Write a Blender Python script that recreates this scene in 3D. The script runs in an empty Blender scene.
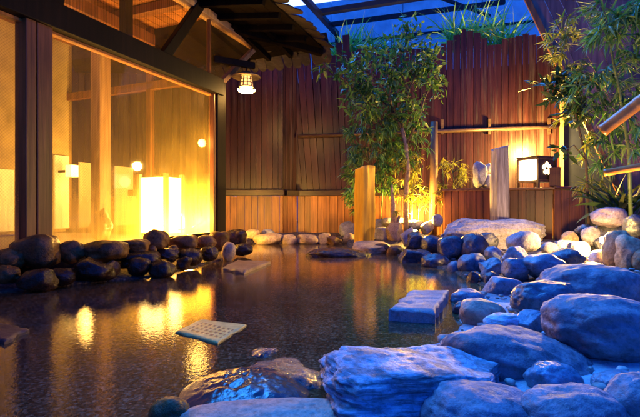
import bpy, bmesh, math, random
import numpy as np
from mathutils import Vector, Matrix, noise, Euler

scene = bpy.context.scene
COL = scene.collection
RNG = random.Random(7)
FPX, CX, HY, CAMZ = 427.0, 320.0, 205.0, 0.55   # focal length, centre column and horizon row of the survey photo

def at(px, py, Y):
    """survey point: direction of a photo pixel, taken at real depth Y"""
    return Vector(((px - CX) / FPX * Y, Y, CAMZ - (py - HY) / FPX * Y))

def tag(o, label=None, cat=None, group=None, kind=None):
    if label: o['label'] = label
    if cat: o['category'] = cat
    if group: o['group'] = group
    if kind: o['kind'] = kind
    return o

def empty(name, loc, label, cat, group=None):
    o = bpy.data.objects.new(name, None); COL.objects.link(o)
    o.empty_display_size = 0.1
    o.location = loc
    return tag(o, label, cat, group)

# ------------------------------------------------------------------ mesh builder
class MB:
    def __init__(s): s.v = []; s.f = []; s.sm = []; s.uv = {}; s.mi = []
    def add(s, vs, fs, smooth=False, mi=0):
        b = len(s.v); s.v += [Vector(x) for x in vs]
        for f in fs:
            s.f.append([b + i for i in f]); s.sm.append(smooth); s.mi.append(mi)
        return b
    def hexa(s, p, mi=0):            # 8 points: bottom 4 (ccw), top 4
        s.add(p, [(3,2,1,0),(4,5,6,7),(0,1,5,4),(1,2,6,5),(2,3,7,6),(3,0,4,7)], mi=mi)
    def box(s, c, size, rot=None, mi=0):
        x, y, z = [k / 2 for k in size]
        p = [Vector(q) for q in ((-x,-y,-z),(x,-y,-z),(x,y,-z),(-x,y,-z),(-x,-y,z),(x,-y,z),(x,y,z),(-x,y,z))]
        if rot is not None:
            p = [rot @ q for q in p]
        s.hexa([q + Vector(c) for q in p], mi)
    def beam(s, a, b, w, h, up=Vector((0,0,1)), mi=0):
        a = Vector(a); b = Vector(b); d = (b - a).normalized()
        side = d.cross(up)
        if side.length < 1e-4: side = d.cross(Vector((0,1,0)))
        side.normalize(); u2 = side.cross(d).normalized()
        sx = side * w / 2; uz = u2 * h / 2
        s.hexa([a - sx - uz, a + sx - uz, b + sx - uz, b - sx - uz, a - sx + uz, a + sx + uz, b + sx + uz, b - sx + uz], mi)
    def prism(s, pts, off, mi=0):      # planar polygon extruded by a vector
        n = len(pts); off = Vector(off)
        p = [Vector(q) for q in pts]
        fs = [tuple(range(n))[::-1], tuple(range(n, 2*n))] + [(i, (i+1) % n, n + (i+1) % n, n + i) for i in range(n)]
        s.add(p + [q + off for q in p], fs, mi=mi)
    def tube(s, pts, rad, seg=8, cap=True, mi=0):
        pts = [Vector(p) for p in pts]
        if not hasattr(rad, '__len__'): rad = [rad] * len(pts)
        vs = []; ref = None
        for i, p in enumerate(pts):
            d = (pts[min(i+1, len(pts)-1)] - pts[max(i-1, 0)]).normalized()
            if ref is None:
                ref = d.cross(Vector((0.3, 0.2, 1)))
                if ref.length < 1e-3: ref = d.cross(Vector((1, 0, 0)))
            ref = (ref - d * ref.dot(d)).normalized(); b = d.cross(ref)
            for k in range(seg):
                a = 2 * math.pi * k / seg
                vs.append(p + (ref * math.cos(a) + b * math.sin(a)) * rad[i])
        fs = []
        for i in range(len(pts) - 1):
            for k in range(seg):
                k2 = (k + 1) % seg
                fs.append((i*seg+k, i*seg+k2, (i+1)*seg+k2, (i+1)*seg+k))
        if cap:
            fs.append(tuple(range(seg))[::-1]); fs.append(tuple(range((len(pts)-1)*seg, len(pts)*seg)))
        s.add(vs, fs, smooth=True, mi=mi)
    def lathe(s, c, prof, seg=20, mi=0, smooth=True):   # prof [(r,z)]
        vs = []; c = Vector(c)
        for r, z in prof:
            for k in range(seg):
                a = 2*math.pi*k/seg
                vs.append(c + Vector((r*math.cos(a), r*math.sin(a), z)))
        fs = [(i*seg+k, i*seg+(k+1)%seg, (i+1)*seg+(k+1)%seg, (i+1)*seg+k) for i in range(len(prof)-1) for k in range(seg)]
        s.add(vs, fs, smooth=smooth, mi=mi)
    def leaf(s, base, d, n, L, w, bend=0.25, mi=0):
        d = d.normalized(); side = d.cross(n)
        if side.length < 1e-4: side = d.cross(Vector((1, 0, 0.1)))
        side.normalize(); n = side.cross(d).normalized()
        q = lambda t, k, dn: base + d * (L*t) + side * (w*k) - n * (bend*L*t*t) + n * dn * w
        vs = [q(0,0,0), q(.3,-.5,.12), q(.65,-.36,.1), q(1,0,0), q(.65,.36,.1), q(.3,.5,.12), q(.3,0,0), q(.65,0,0)]
        s.add(vs, [(0,1,6),(1,2,7,6),(2,3,7),(0,6,5),(6,7,4,5),(7,3,4)], mi=mi)
    def blade(s, base, d, L, w, droop, seg=5, mi=0):
        d = d.normalized(); side = d.cross(Vector((0,0,1)))
        if side.length < 1e-3: side = Vector((1,0,0))
        side.normalize(); a = RNG.uniform(0, 3.14); side = (side*math.cos(a) + d.cross(side)*math.sin(a)).normalized()
        out = Vector((d.x, d.y, 0)); 
        vs = []; p = Vector(base); dd = d.copy()
        for i in range(seg + 1):
            t = i / seg
            ww = w * (1 - t**2.2) * (0.5 + 0.9*min(t*3, 1)) * .6 + 0.0006
            vs += [p - side*ww/2, p + side*ww/2]
            dd = (dd + Vector((0,0,-1)) * droop / seg + out * .12/seg).normalized()
            p = p + dd * (L/seg)
        s.add(vs, [(2*i, 2*i+1, 2*i+3, 2*i+2) for i in range(seg)], smooth=True, mi=mi)
    def build(s, name, mats, parent=None, bevel=0, uv=None):
        me = bpy.data.meshes.new(name)
        org = Vector((0, 0, 0))
        if parent is not None:
            org = parent.matrix_world.translation if False else absloc(parent)
        me.from_pydata([tuple(v - org) for v in s.v], [], s.f)
        me.polygons.foreach_set('use_smooth', s.sm)
        me.polygons.foreach_set('material_index', s.mi)
        if not isinstance(mats, (list, tuple)): mats = [mats]
        for m in mats: me.materials.append(m)
        if uv is not None:
            l = me.uv_layers.new(name='UVMap')
            for lp in me.loops:
                l.data[lp.index].uv = uv(s.v[lp.vertex_index])
        me.update()
        o = bpy.data.objects.new(name, me); COL.objects.link(o)
        if parent is not None: o.parent = parent
        if bevel:
            b = o.modifiers.new('bevel', 'BEVEL'); b.width = bevel; b.segments = 2; b.limit_method = 'ANGLE'
        return o

def absloc(o):
    l = Vector(o.location)
    while o.parent is not None:
        o = o.parent; l += Vector(o.location)
    return l

def thing_mesh(mb, name, mats, origin, label, cat, group=None, bevel=0, kind=None, uv=None):
    """a thing made of one mesh, its origin at its base"""
    org = Vector(origin)
    mb2 = MB(); mb2.v = [v - org for v in mb.v]; mb2.f = mb.f; mb2.sm = mb.sm; mb2.mi = mb.mi
    uvf = (lambda v: uv(v + org)) if uv else None
    o = mb2.build(name, mats, None, bevel, uvf)
    o.location = org
    return tag(o, label, cat, group, kind)

# ------------------------------------------------------------------ materials
def nmat(name):
    m = bpy.data.materials.new(name); m.use_nodes = True
    nt = m.node_tree; nt.nodes.clear()
    out = nt.nodes.new('ShaderNodeOutputMaterial')
    return m, nt, out
def N(nt, t, **kw):
    n = nt.nodes.new(t)
    for k, v in kw.items():
        if k in n.inputs: n.inputs[k].default_value = v
        else: setattr(n, k, v)
    return n
def ramp(nt, fac, stops):
    r = nt.nodes.new('ShaderNodeValToRGB'); e = r.color_ramp.elements
    e[0].position, e[0].color = stops[0][0], (*stops[0][1], 1)
    e[1].position, e[1].color = stops[-1][0], (*stops[-1][1], 1)
    for p, c in stops[1:-1]:
        k = e.new(p); k.color = (*c, 1)
    nt.links.new(fac, r.inputs[0]); return r.outputs[0]
def mixc(nt, a, b, fac, mode='MIX'):
    n = nt.nodes.new('ShaderNodeMix'); n.data_type = 'RGBA'; n.blend_type = mode
    for s, v in ((0, fac), (6, a), (7, b)):
        if isinstance(v, bpy.types.NodeSocket): nt.links.new(v, n.inputs[s])
        else: n.inputs[s].default_value = v if s == 0 else (*v, 1)
    return n.outputs[2]
def math_(nt, op, a, b=None):
    n = nt.nodes.new('ShaderNodeMath'); n.operation = op
    for i, v in enumerate((a, b)):
        if v is None: continue
        if isinstance(v, bpy.types.NodeSocket): nt.links.new(v, n.inputs[i])
        else: n.inputs[i].default_value = v
    return n.outputs[0]
def tex(nt, coord, scale, detail=4, rough=.55, stretch=None, rot=None):
    mp = nt.nodes.new('ShaderNodeMapping')
    if stretch: mp.inputs['Scale'].default_value = stretch
    if rot: mp.inputs['Rotation'].default_value = rot
    nt.links.new(coord, mp.inputs[0])
    n = N(nt, 'ShaderNodeTexNoise', Scale=scale, Detail=detail, Roughness=rough)
    nt.links.new(mp.outputs[0], n.inputs[0]); return n.outputs[0]

def rock_mat(name, cols, rough=(.45, .8), bump=.35, fine=55, stripes=None, lichen=0.0, spec=.4):
    m, nt, out = nmat(name)
    tc = N(nt, 'ShaderNodeTexCoord').outputs['Object']
    oi = N(nt, 'ShaderNodeObjectInfo')
    off = nt.nodes.new('ShaderNodeVectorMath'); off.operation = 'ADD'
    sc = nt.nodes.new('ShaderNodeVectorMath'); sc.operation = 'SCALE'; sc.inputs[0].default_value = (13, 7, 5)
    nt.links.new(oi.outputs['Random'], sc.inputs['Scale'])
    nt.links.new(tc, off.inputs[0]); nt.links.new(sc.outputs[0], off.inputs[1])
    co = off.outputs[0]
    n1 = tex(nt, co, 7, 6, .6); n2 = tex(nt, co, fine, 5, .7); n3 = tex(nt, co, 22, 5, .65)
    base = ramp(nt, n1, [(.3, cols[0]), (.5, cols[1]), (.7, cols[2])])
    if stripes:
        ns = tex(nt, co, 7, 8, .68, stretch=(1.0, 1, 12), rot=stripes)
        st = ramp(nt, ns, [(.35, tuple(c*.45 for c in cols[0])), (.47, cols[1]), (.56, tuple(min(1, c*1.5) for c in cols[2])), (.7, cols[1])])
        base = mixc(nt, base, st, .8)
    sp = ramp(nt, n2, [(.36, (.6, .6, .6)), (.5, (1, 1, 1)), (.68, (1.3, 1.3, 1.3))])
    base = mixc(nt, base, sp, .8, 'MULTIPLY')
    dk = ramp(nt, n3, [(.33, (.5, .48, .46)), (.46, (1, 1, 1))])
    base = mixc(nt, base, dk, .8, 'MULTIPLY')
    if lichen:
        lm = ramp(nt, tex(nt, co, 15, 7, .7), [(.56, (0, 0, 0)), (.64, (1, 1, 1))])
        base = mixc(nt, base, (.5, .5, .47), math_(nt, 'MULTIPLY', lm, lichen))
    # slow tone drift per stone
    hv = N(nt, 'ShaderNodeHueSaturation'); nt.links.new(base, hv.inputs['Color'])
    nt.links.new(math_(nt, 'ADD', math_(nt, 'MULTIPLY', oi.outputs['Random'], .6), .7), hv.inputs['Value'])
    b = N(nt, 'ShaderNodeBsdfPrincipled'); b.inputs['Specular IOR Level'].default_value = spec
    nt.links.new(hv.outputs[0], b.inputs['Base Color'])
    rr = nt.nodes.new('ShaderNodeMapRange'); rr.inputs[1].default_value = .3; rr.inputs[2].default_value = .7
    rr.inputs[3].default_value = rough[0]; rr.inputs[4].default_value = rough[1]
    nt.links.new(n3, rr.inputs[0]); nt.links.new(rr.outputs[0], b.inputs['Roughness'])
    hsum = math_(nt, 'ADD', math_(nt, 'MULTIPLY', n2, .45), n3)
    if stripes: hsum = math_(nt, 'ADD', hsum, math_(nt, 'MULTIPLY', ns, 2.0))
    bp = N(nt, 'ShaderNodeBump', Strength=bump, Distance=.022)
    nt.links.new(hsum, bp.inputs['Height']); nt.links.new(bp.outputs[0], b.inputs['Normal'])
    nt.links.new(b.outputs[0], out.inputs[0]); return m

def wood_mat(name, dark, light, axis='z', rough=.6, island=True, scale=1.0, bump=.25, spec=.35, worn=0):
    m, nt, out = nmat(name)
    tc = N(nt, 'ShaderNodeTexCoord').outputs['Object']
    geo = N(nt, 'ShaderNodeNewGeometry')
    off = nt.nodes.new('ShaderNodeVectorMath'); off.operation = 'ADD'
    sc = nt.nodes.new('ShaderNodeVectorMath'); sc.operation = 'SCALE'; sc.inputs[0].default_value = (9, 5, 17)
    nt.links.new(geo.outputs['Random Per Island'], sc.inputs['Scale'])
    nt.links.new(tc, off.inputs[0]); nt.links.new(sc.outputs[0], off.inputs[1])
    st = {'z': (14, 14, .7), 'x': (.7, 14, 14), 'y': (14, .7, 14)}[axis]
    st = tuple(k * scale for k in st)
    g = tex(nt, off.outputs[0], 2.2, 7, .62, stretch=st)
    g2 = tex(nt, off.outputs[0], 1.1, 3, .5, stretch=tuple(max(k*.12, .7) for k in st))
    base = ramp(nt, g, [(.3, dark), (.5, tuple((a+b)/2 for a, b in zip(dark, light))), (.68, light)])
    bl = ramp(nt, g2, [(.3, (.45, .43, .42)), (.6, (1.1, 1.1, 1.1))])
    base = mixc(nt, base, bl, .8, 'MULTIPLY')
    if island:
        iv = ramp(nt, geo.outputs['Random Per Island'], [(0, (.72, .68, .66)), (.5, (.95, .95, .93)), (1, (1.18, 1.15, 1.12))])
        base = mixc(nt, base, iv, .9, 'MULTIPLY')
    if worn:
        wm = ramp(nt, tex(nt, off.outputs[0], 3, 6, .7, stretch=tuple(k*.4 for k in st)), [(.52, (0,0,0)), (.66, (1,1,1))])
        base = mixc(nt, base, (.45, .42, .4), math_(nt, 'MULTIPLY', wm, worn))
    b = N(nt, 'ShaderNodeBsdfPrincipled', Roughness=rough); b.inputs['Specular IOR Level'].default_value = spec
    nt.links.new(base, b.inputs['Base Color'])
    bp = N(nt, 'ShaderNodeBump', Strength=bump, Distance=.006)
    nt.links.new(g, bp.inputs['Height']); nt.links.new(bp.outputs[0], b.inputs['Normal'])
    nt.links.new(b.outputs[0], out.inputs[0]); return m

def leaf_mat(name, a, b_, c, transl=.35):
    m, nt, out = nmat(name)
    geo = N(nt, 'ShaderNodeNewGeometry')
    col = ramp(nt, geo.outputs['Random Per Island'], [(0, a), (.5, b_), (1, c)])
    d = N(nt, 'ShaderNodeBsdfPrincipled', Roughness=.45); d.inputs['Specular IOR Level'].default_value = .35
    t = N(nt, 'ShaderNodeBsdfTranslucent')
    nt.links.new(col, d.inputs['Base Color']); nt.links.new(mixc(nt, col, (1.3, 1.5, .5), .9, 'MULTIPLY'), t.inputs[0])
    mx = N(nt, 'ShaderNodeMixShader'); mx.inputs[0].default_value = transl
    nt.links.new(d.outputs[0], mx.inputs[1]); nt.links.new(t.outputs[0], mx.inputs[2])
    nt.links.new(mx.outputs[0], out.inputs[0]); return m

def plain_mat(name, col, rough=.6, metal=0, var=.35, scale=8, bump=.15, spec=.4):
    m, nt, out = nmat(name)
    tc = N(nt, 'ShaderNodeTexCoord').outputs['Object']
    n = tex(nt, tc, scale, 6, .62)
    c = ramp(nt, n, [(.3, tuple(k*(1-var) for k in col)), (.7, tuple(k*(1+var) for k in col))])
    b = N(nt, 'ShaderNodeBsdfPrincipled', Roughness=rough, Metallic=metal); b.inputs['Specular IOR Level'].default_value = spec
    nt.links.new(c, b.inputs['Base Color'])
    bp = N(nt, 'ShaderNodeBump', Strength=bump, Distance=.01)
    nt.links.new(tex(nt, tc, scale*6, 4, .6), bp.inputs['Height']); nt.links.new(bp.outputs[0], b.inputs['Normal'])
    nt.links.new(b.outputs[0], out.inputs[0]); return m

def glow_mat(name, col, strength, rim=None):
    """lit paper or glass: emission a little uneven, plus a diffuse skin"""
    m, nt, out = nmat(name)
    tc = N(nt, 'ShaderNodeTexCoord').outputs['Object']
    n = tex(nt, tc, 9, 4, .6)
    e = N(nt, 'ShaderNodeEmission'); e.inputs[0].default_value = (*col, 1)
    s = nt.nodes.new('ShaderNodeMapRange'); s.inputs[1].default_value = .25; s.inputs[2].default_value = .75
    s.inputs[3].default_value = strength*.8; s.inputs[4].default_value = strength*1.2
    nt.links.new(n, s.inputs[0]); nt.links.new(s.outputs[0], e.inputs[1])
    d = N(nt, 'ShaderNodeBsdfDiffuse'); d.inputs[0].default_value = (.7, .62, .5, 1)
    a = N(nt, 'ShaderNodeAddShader'); nt.links.new(e.outputs[0], a.inputs[0]); nt.links.new(d.outputs[0], a.inputs[1])
    nt.links.new(a.outputs[0], out.inputs[0]); return m

M = {}
M['r_brown'] = rock_mat('brown_wet_stone', [(.09,.038,.007), (.18,.08,.017), (.28,.14,.036)], rough=(.25,.6), bump=.5, spec=.3)
M['r_dark'] = rock_mat('dark_wet_stone', [(.028,.012,.003), (.055,.026,.007), (.10,.05,.015)], rough=(.14,.4), bump=.5, spec=.4)
M['r_tan'] = rock_mat('tan_stone', [(.28,.18,.08), (.42,.29,.14), (.54,.40,.22)], rough=(.5,.85), bump=.5)
M['r_grey'] = rock_mat('grey_stone', [(.17,.16,.17), (.28,.27,.28), (.38,.36,.36)], rough=(.45,.8), bump=.5)
M['r_blue'] = rock_mat('slate_blue_stone', [(.075,.11,.15), (.13,.185,.24), (.20,.265,.33)], rough=(.22,.5), bump=.4, spec=.6, lichen=.25)
M['r_blued'] = rock_mat('dark_slate_stone', [(.022,.025,.034), (.042,.047,.062), (.08,.088,.105)], rough=(.16,.42), bump=.45, spec=.7, lichen=.15)
M['r_purple'] = rock_mat('purple_grey_stone', [(.13,.10,.12), (.205,.165,.19), (.29,.24,.27)], rough=(.45,.75), bump=.45, lichen=.15)
M['r_pink'] = rock_mat('pinkish_tan_stone', [(.36,.20,.14), (.50,.29,.20), (.60,.38,.27)], rough=(.35,.6), bump=.4)
M['r_gneiss'] = rock_mat('banded_stone', [(.13,.18,.22), (.25,.33,.39), (.40,.50,.58)], rough=(.4,.7), bump=.5, stripes=(.12, .22, 0))
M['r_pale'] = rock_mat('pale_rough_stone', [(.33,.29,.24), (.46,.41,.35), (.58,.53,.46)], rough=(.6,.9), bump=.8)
M['r_wet'] = rock_mat('water_washed_stone', [(.02,.022,.026), (.05,.055,.065), (.11,.115,.13)], rough=(.05,.25), bump=1.0, spec=.5)
M['pebble'] = wood_mat('mixed_pebbles', (.16,.14,.13), (.45,.41,.37), scale=.5, rough=.55)
M['slab'] = rock_mat('cut_granite', [(.22,.21,.21), (.28,.27,.27), (.33,.32,.32)], rough=(.45,.7), bump=.2, fine=120)
M['slab_dark'] = rock_mat('shaded_wet_slab', [(.05,.035,.028), (.08,.058,.045), (.11,.08,.065)], rough=(.3,.5), bump=.3, fine=120)  # darker copy of the slab stone, roof shade put into its colour
M['slab_tan'] = rock_mat('cut_sandstone', [(.24,.14,.05), (.32,.20,.08), (.40,.27,.12)], rough=(.4,.65), bump=.2, fine=120)

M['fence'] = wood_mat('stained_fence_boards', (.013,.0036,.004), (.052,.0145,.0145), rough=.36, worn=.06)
M['fence_low'] = wood_mat('lamplit_stained_boards', (.13,.042,.013), (.40,.16,.05), rough=.45)  # warm lamp light put into the board colour
M['screen'] = wood_mat('purple_brown_boards', (.13,.06,.055), (.34,.17,.15), rough=.5)
M['rail'] = wood_mat('dark_rail_wood', (.03,.017,.013), (.10,.055,.04), axis='x', rough=.4)
M['trim'] = wood_mat('dark_trim_wood', (.012,.006,.005), (.05,.022,.015), axis='x', rough=.4)
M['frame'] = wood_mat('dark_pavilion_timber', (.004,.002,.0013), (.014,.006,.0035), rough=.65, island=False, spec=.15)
M['soffit'] = wood_mat('shade_black_soffit', (.003,.002,.0015), (.009,.005,.003), rough=.9, spec=.05)  # near-black wood colour stands for the deep shade under the eave
M['frame_red'] = wood_mat('reddish_pavilion_timber', (.10,.035,.012), (.26,.10,.035), rough=.4, island=False)
M['amber_wood'] = wood_mat('honey_ceiling_boards', (.20,.065,.015), (.44,.17,.045), axis='x', rough=.5)
M['shingle'] = wood_mat('weathered_shingles', (.008,.005,.004), (.034,.018,.013), axis='x', rough=.8, worn=.05)
M['pillar'] = wood_mat('yellow_hewn_pillar', (.62,.29,.012), (.98,.58,.03), rough=.55, island=False, bump=.5)
M['trunk_grey'] = wood_mat('silvered_driftwood', (.13,.10,.09), (.56,.50,.46), rough=.8, island=False, bump=1.0, scale=1.6)
M['counter'] = wood_mat('red_counter_boards', (.05,.015,.009), (.16,.05,.028), rough=.4)
M['counter_top'] = wood_mat('counter_top_wood', (.06,.025,.015), (.2,.09,.05), axis='x', rough=.35)
M['lantern_wood'] = wood_mat('black_lantern_wood', (.02,.011,.008), (.06,.03,.02), rough=.5, island=False)
M['batten'] = wood_mat('pale_batten_wood', (.26,.14,.06), (.5,.3,.15), rough=.5, island=False)
M['log'] = wood_mat('peeled_log', (.12,.065,.03), (.35,.21,.10), rough=.55, island=False, bump=.5)
M['bamboo_pole'] = wood_mat('dry_bamboo', (.34,.12,.018), (.58,.26,.05), axis='x', rough=.35, island=False, scale=.6)
M['culm'] = plain_mat('green_bamboo_culm', (.075,.11,.035), rough=.4, var=.4, scale=12)
M['bark'] = plain_mat('smooth_pale_bark', (.30,.20,.15), rough=.7, var=.45, scale=25, bump=.4)
M['bark_dark'] = plain_mat('dark_bark', (.09,.06,.045), rough=.8, var=.45, scale=25, bump=.4)
M['leaf_broad'] = leaf_mat('evergreen_leaf', (.022,.07,.02), (.06,.145,.035), (.19,.26,.07))
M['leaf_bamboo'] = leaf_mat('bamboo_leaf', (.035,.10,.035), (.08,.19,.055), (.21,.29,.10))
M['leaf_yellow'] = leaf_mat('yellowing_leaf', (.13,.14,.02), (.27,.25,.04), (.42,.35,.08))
M['leaf_grass'] = leaf_mat('long_grass', (.10,.26,.07), (.22,.42,.13), (.52,.55,.20))
M['leaf_dark'] = leaf_mat('dark_glossy_leaf', (.01,.025,.01), (.02,.045,.016), (.05,.08,.025), transl=.15)
M['leaf_strap'] = leaf_mat('strap_leaf', (.015,.035,.012), (.035,.07,.02), (.16,.15,.04), transl=.25)
M['concrete'] = plain_mat('blue_grey_concrete', (.80,.83,.86), rough=.85, var=.22, scale=2.5, bump=.2)
M['navy'] = plain_mat('dark_painted_wall', (.012,.016,.04), rough=.6, var=.3, scale=3)
M['steel'] = plain_mat('dark_painted_steel', (.02,.022,.026), rough=.4, var=.3, metal=.2)
M['brass'] = plain_mat('worn_lamp_metal', (.30,.20,.11), rough=.45, var=.4, metal=.6, scale=20)
M['plaster'] = plain_mat('amber_plaster', (.40,.30,.12), rough=.8, var=.25, scale=4)
M['panel_pale'] = plain_mat('pale_screen_paper', (.72,.60,.38), rough=.8, var=.12, scale=6, bump=.05)
M['tile'] = plain_mat('bath_floor_tile', (.34,.28,.20), rough=.35, var=.3, scale=5)
M['rubber'] = plain_mat('dark_hose_rubber', (.06,.035,.02), rough=.4)
M['soil'] = plain_mat('dark_soil', (.05,.035,.025), rough=.95, var=.5, scale=10, bump=.6)
M['paper'] = glow_mat('lit_lantern_paper', (1, .72, .36), 9)
M['paper_big'] = glow_mat('lit_floor_lantern_paper', (1, .72, .27), 17)
M['screen_glow'] = glow_mat('painted_glow_screen', (1,.60,.10), .9)  # emission put in so the wall screens outshine the room
M['bulb'] = glow_mat('lit_bulb_glass', (1, .64, .22), 25)
M['shade_glow'] = glow_mat('lit_lamp_shade', (1, .50, .10), 2.0)
M['sconce_glow'] = glow_mat('lit_sconce_glass', (1, .66, .18), 5)
M['spot_glow'] = glow_mat('lit_spot_lens', (1, .72, .32), 20)

# wired bath-house glass: mostly clear, a film of steam that scatters, a fine diagonal wire net
def glass_mat(name, fog, pitch, vertical=False, mirror=.8):
    m, nt, out = nmat(name)
    uv = N(nt, 'ShaderNodeTexCoord').outputs['UV']
    sx = N(nt, 'ShaderNodeSeparateXYZ'); nt.links.new(uv, sx.inputs[0])
    if vertical:
        a = math_(nt, 'FRACT', math_(nt, 'MULTIPLY', sx.outputs[0], pitch))
        l = math_(nt, 'LESS_THAN', a, .3)
    else:
        a = math_(nt, 'FRACT', math_(nt, 'MULTIPLY', math_(nt, 'ADD', sx.outputs[0], sx.outputs[1]), pitch))
        c = math_(nt, 'FRACT', math_(nt, 'MULTIPLY', math_(nt, 'SUBTRACT', sx.outputs[0], sx.outputs[1]), pitch))
        l = math_(nt, 'MAXIMUM', math_(nt, 'LESS_THAN', a, .12), math_(nt, 'LESS_THAN', c, .12))
    streak = tex(nt, uv, 3, 6, .65, stretch=(7, .6, 1))
    patch = tex(nt, uv, 1.4, 5, .6)
    fg = nt.nodes.new('ShaderNodeMapRange'); fg.inputs[1].default_value = .35; fg.inputs[2].default_value = .72
    fg.inputs[3].default_value = fog*.45; fg.inputs[4].default_value = fog*1.7
    nt.links.new(math_(nt, 'MULTIPLY', math_(nt, 'ADD', streak, patch), .5), fg.inputs[0])
    low = ramp(nt, sx.outputs[1], [(.20, (4.5,4.5,4.5)), (.45, (3.0,3.0,3.0)), (.9, (.8,.8,.8))])  # film thickened low down, put in for the lamp's bloom
    fgs = math_(nt, 'MINIMUM', math_(nt, 'MULTIPLY', fg.outputs[0], low), .85)
    tr = N(nt, 'ShaderNodeBsdfTransparent'); tr.inputs[0].default_value = (.93, .86, .70, 1)
    tl = N(nt, 'ShaderNodeBsdfTranslucent'); tl.inputs[0].default_value = (.9, .60, .11, 1)  # amber lamp haze put into the film colour
    df = N(nt, 'ShaderNodeBsdfDiffuse'); df.inputs[0].default_value = (.42, .34, .2, 1)
    film = N(nt, 'ShaderNodeMixShader'); film.inputs[0].default_value = .3
    nt.links.new(tl.outputs[0], film.inputs[1]); nt.links.new(df.outputs[0], film.inputs[2])
    m1 = N(nt, 'ShaderNodeMixShader'); nt.links.new(fgs, m1.inputs[0])
    nt.links.new(tr.outputs[0], m1.inputs[1]); nt.links.new(film.outputs[0], m1.inputs[2])
    wire = N(nt, 'ShaderNodeBsdfPrincipled', Roughness=.4, Metallic=.5); wire.inputs['Base Color'].default_value = (.10, .06, .03, 1)
    m2 = N(nt, 'ShaderNodeMixShader'); nt.links.new(math_(nt, 'MULTIPLY', l, .38), m2.inputs[0])
    nt.links.new(m1.outputs[0], m2.inputs[1]); nt.links.new(wire.outputs[0], m2.inputs[2])
    gl = N(nt, 'ShaderNodeBsdfGlossy', Roughness=.03)
    fr = N(nt, 'ShaderNodeFresnel', IOR=1.35)
    m3 = N(nt, 'ShaderNodeMixShader'); nt.links.new(math_(nt, 'MULTIPLY', fr.outputs[0], mirror), m3.inputs[0])
    nt.links.new(m2.outputs[0], m3.inputs[1]); nt.links.new(gl.outputs[0], m3.inputs[2])
    nt.links.new(m3.outputs[0], out.inputs[0]); return m
M['glass'] = glass_mat('steamed_wired_glass', .17, 42)
M['glass_end'] = glass_mat('end_glass', .06, 26, mirror=0.0)
M['glass_top'] = glass_mat('reeded_transom_glass', .10, 34, True)

# ------------------------------------------------------------------ camera
cam = bpy.data.cameras.new('camera'); camo = bpy.data.objects.new('camera', cam); COL.objects.link(camo)
camo.location = (0, 0, CAMZ); camo.rotation_euler = (math.radians(90), 0, 0)
cam.lens = 36 * FPX / 640; cam.sensor_width = 36
cam.shift_y = -(208.5 - HY) / 640
cam.clip_end = 1000; cam.clip_start = .02
scene.camera = camo

# ------------------------------------------------------------------ world: dusk sky
w = bpy.data.worlds.new('World'); scene.world = w; w.use_nodes = True
nt = w.node_tree; nt.nodes.clear()
wo = nt.nodes.new('ShaderNodeOutputWorld'); bg = nt.nodes.new('ShaderNodeBackground')
sky = nt.nodes.new('ShaderNodeTexSky'); sky.sky_type = 'NISHITA'; sky.sun_disc = False
SUN_EL, SUN_ROT = math.radians(3.0), math.radians(-32)
sky.sun_elevation = SUN_EL; sky.sun_rotation = SUN_ROT
sky.ozone_density = 6; sky.air_density = 1.0; sky.dust_density = .2
tint = mixc(nt, sky.outputs[0], (1.7, 6.6, 16.5), 1.0, 'MULTIPLY')
wtc = nt.nodes.new('ShaderNodeTexCoord').outputs['Generated']
wsep = N(nt, 'ShaderNodeSeparateXYZ'); nt.links.new(wtc, wsep.inputs[0])
# dim towards the horizon (hills and houses all round), pale afterglow low in one direction
el = ramp(nt, wsep.outputs[2], [(0.0, (.04,.04,.05)), (.35, (.10,.11,.13)), (.75, (1,1,1))])
skyc = mixc(nt, tint, el, 1.0, 'MULTIPLY')
dt = nt.nodes.new('ShaderNodeVectorMath'); dt.operation = 'DOT_PRODUCT'; dt.inputs[1].default_value = Vector((-.08,.90,.44)).normalized()
nt.links.new(wtc, dt.inputs[0])
gf = ramp(nt, dt.outputs['Value'], [(.90, (0,0,0)), (.985, (1,1,1))])
glow = mixc(nt, (6.5,8.5,9.5), gf, 1.0, 'MULTIPLY')
skyc = mixc(nt, skyc, glow, 1.0, 'ADD')
nt.links.new(skyc, bg.inputs[0]); bg.inputs[1].default_value = SKY_S = 0.15
nt.links.new(bg.outputs[0], wo.inputs[0])
scene.view_settings.view_transform = 'Standard'; scene.view_settings.look = 'None'; scene.view_settings.exposure = 0

LAMP = 2.6
def lamp(name, loc, power, col, radius=.05, parent=None):
    l = bpy.data.lights.new(name, 'POINT'); l.energy = power * LAMP; l.color = col; l.shadow_soft_size = radius
    o = bpy.data.objects.new(name, l); COL.objects.link(o)
    o.location = Vector(loc) - (absloc(parent) if parent else Vector((0,0,0)))
    if parent: o.parent = parent
    return o
sun = bpy.data.lights.new('sky_key', 'SUN'); sun.energy = 8.5; sun.color = (.035, .28, 1.0); sun.angle = math.radians(40)
suno = bpy.data.objects.new('sky_key', sun); COL.objects.link(suno)
suno.rotation_euler = Vector((.32, -.50, -.80)).to_track_quat('-Z', 'Y').to_euler()
WARM = (1, .54, .13); WARM2 = (1, .58, .13)

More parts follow.
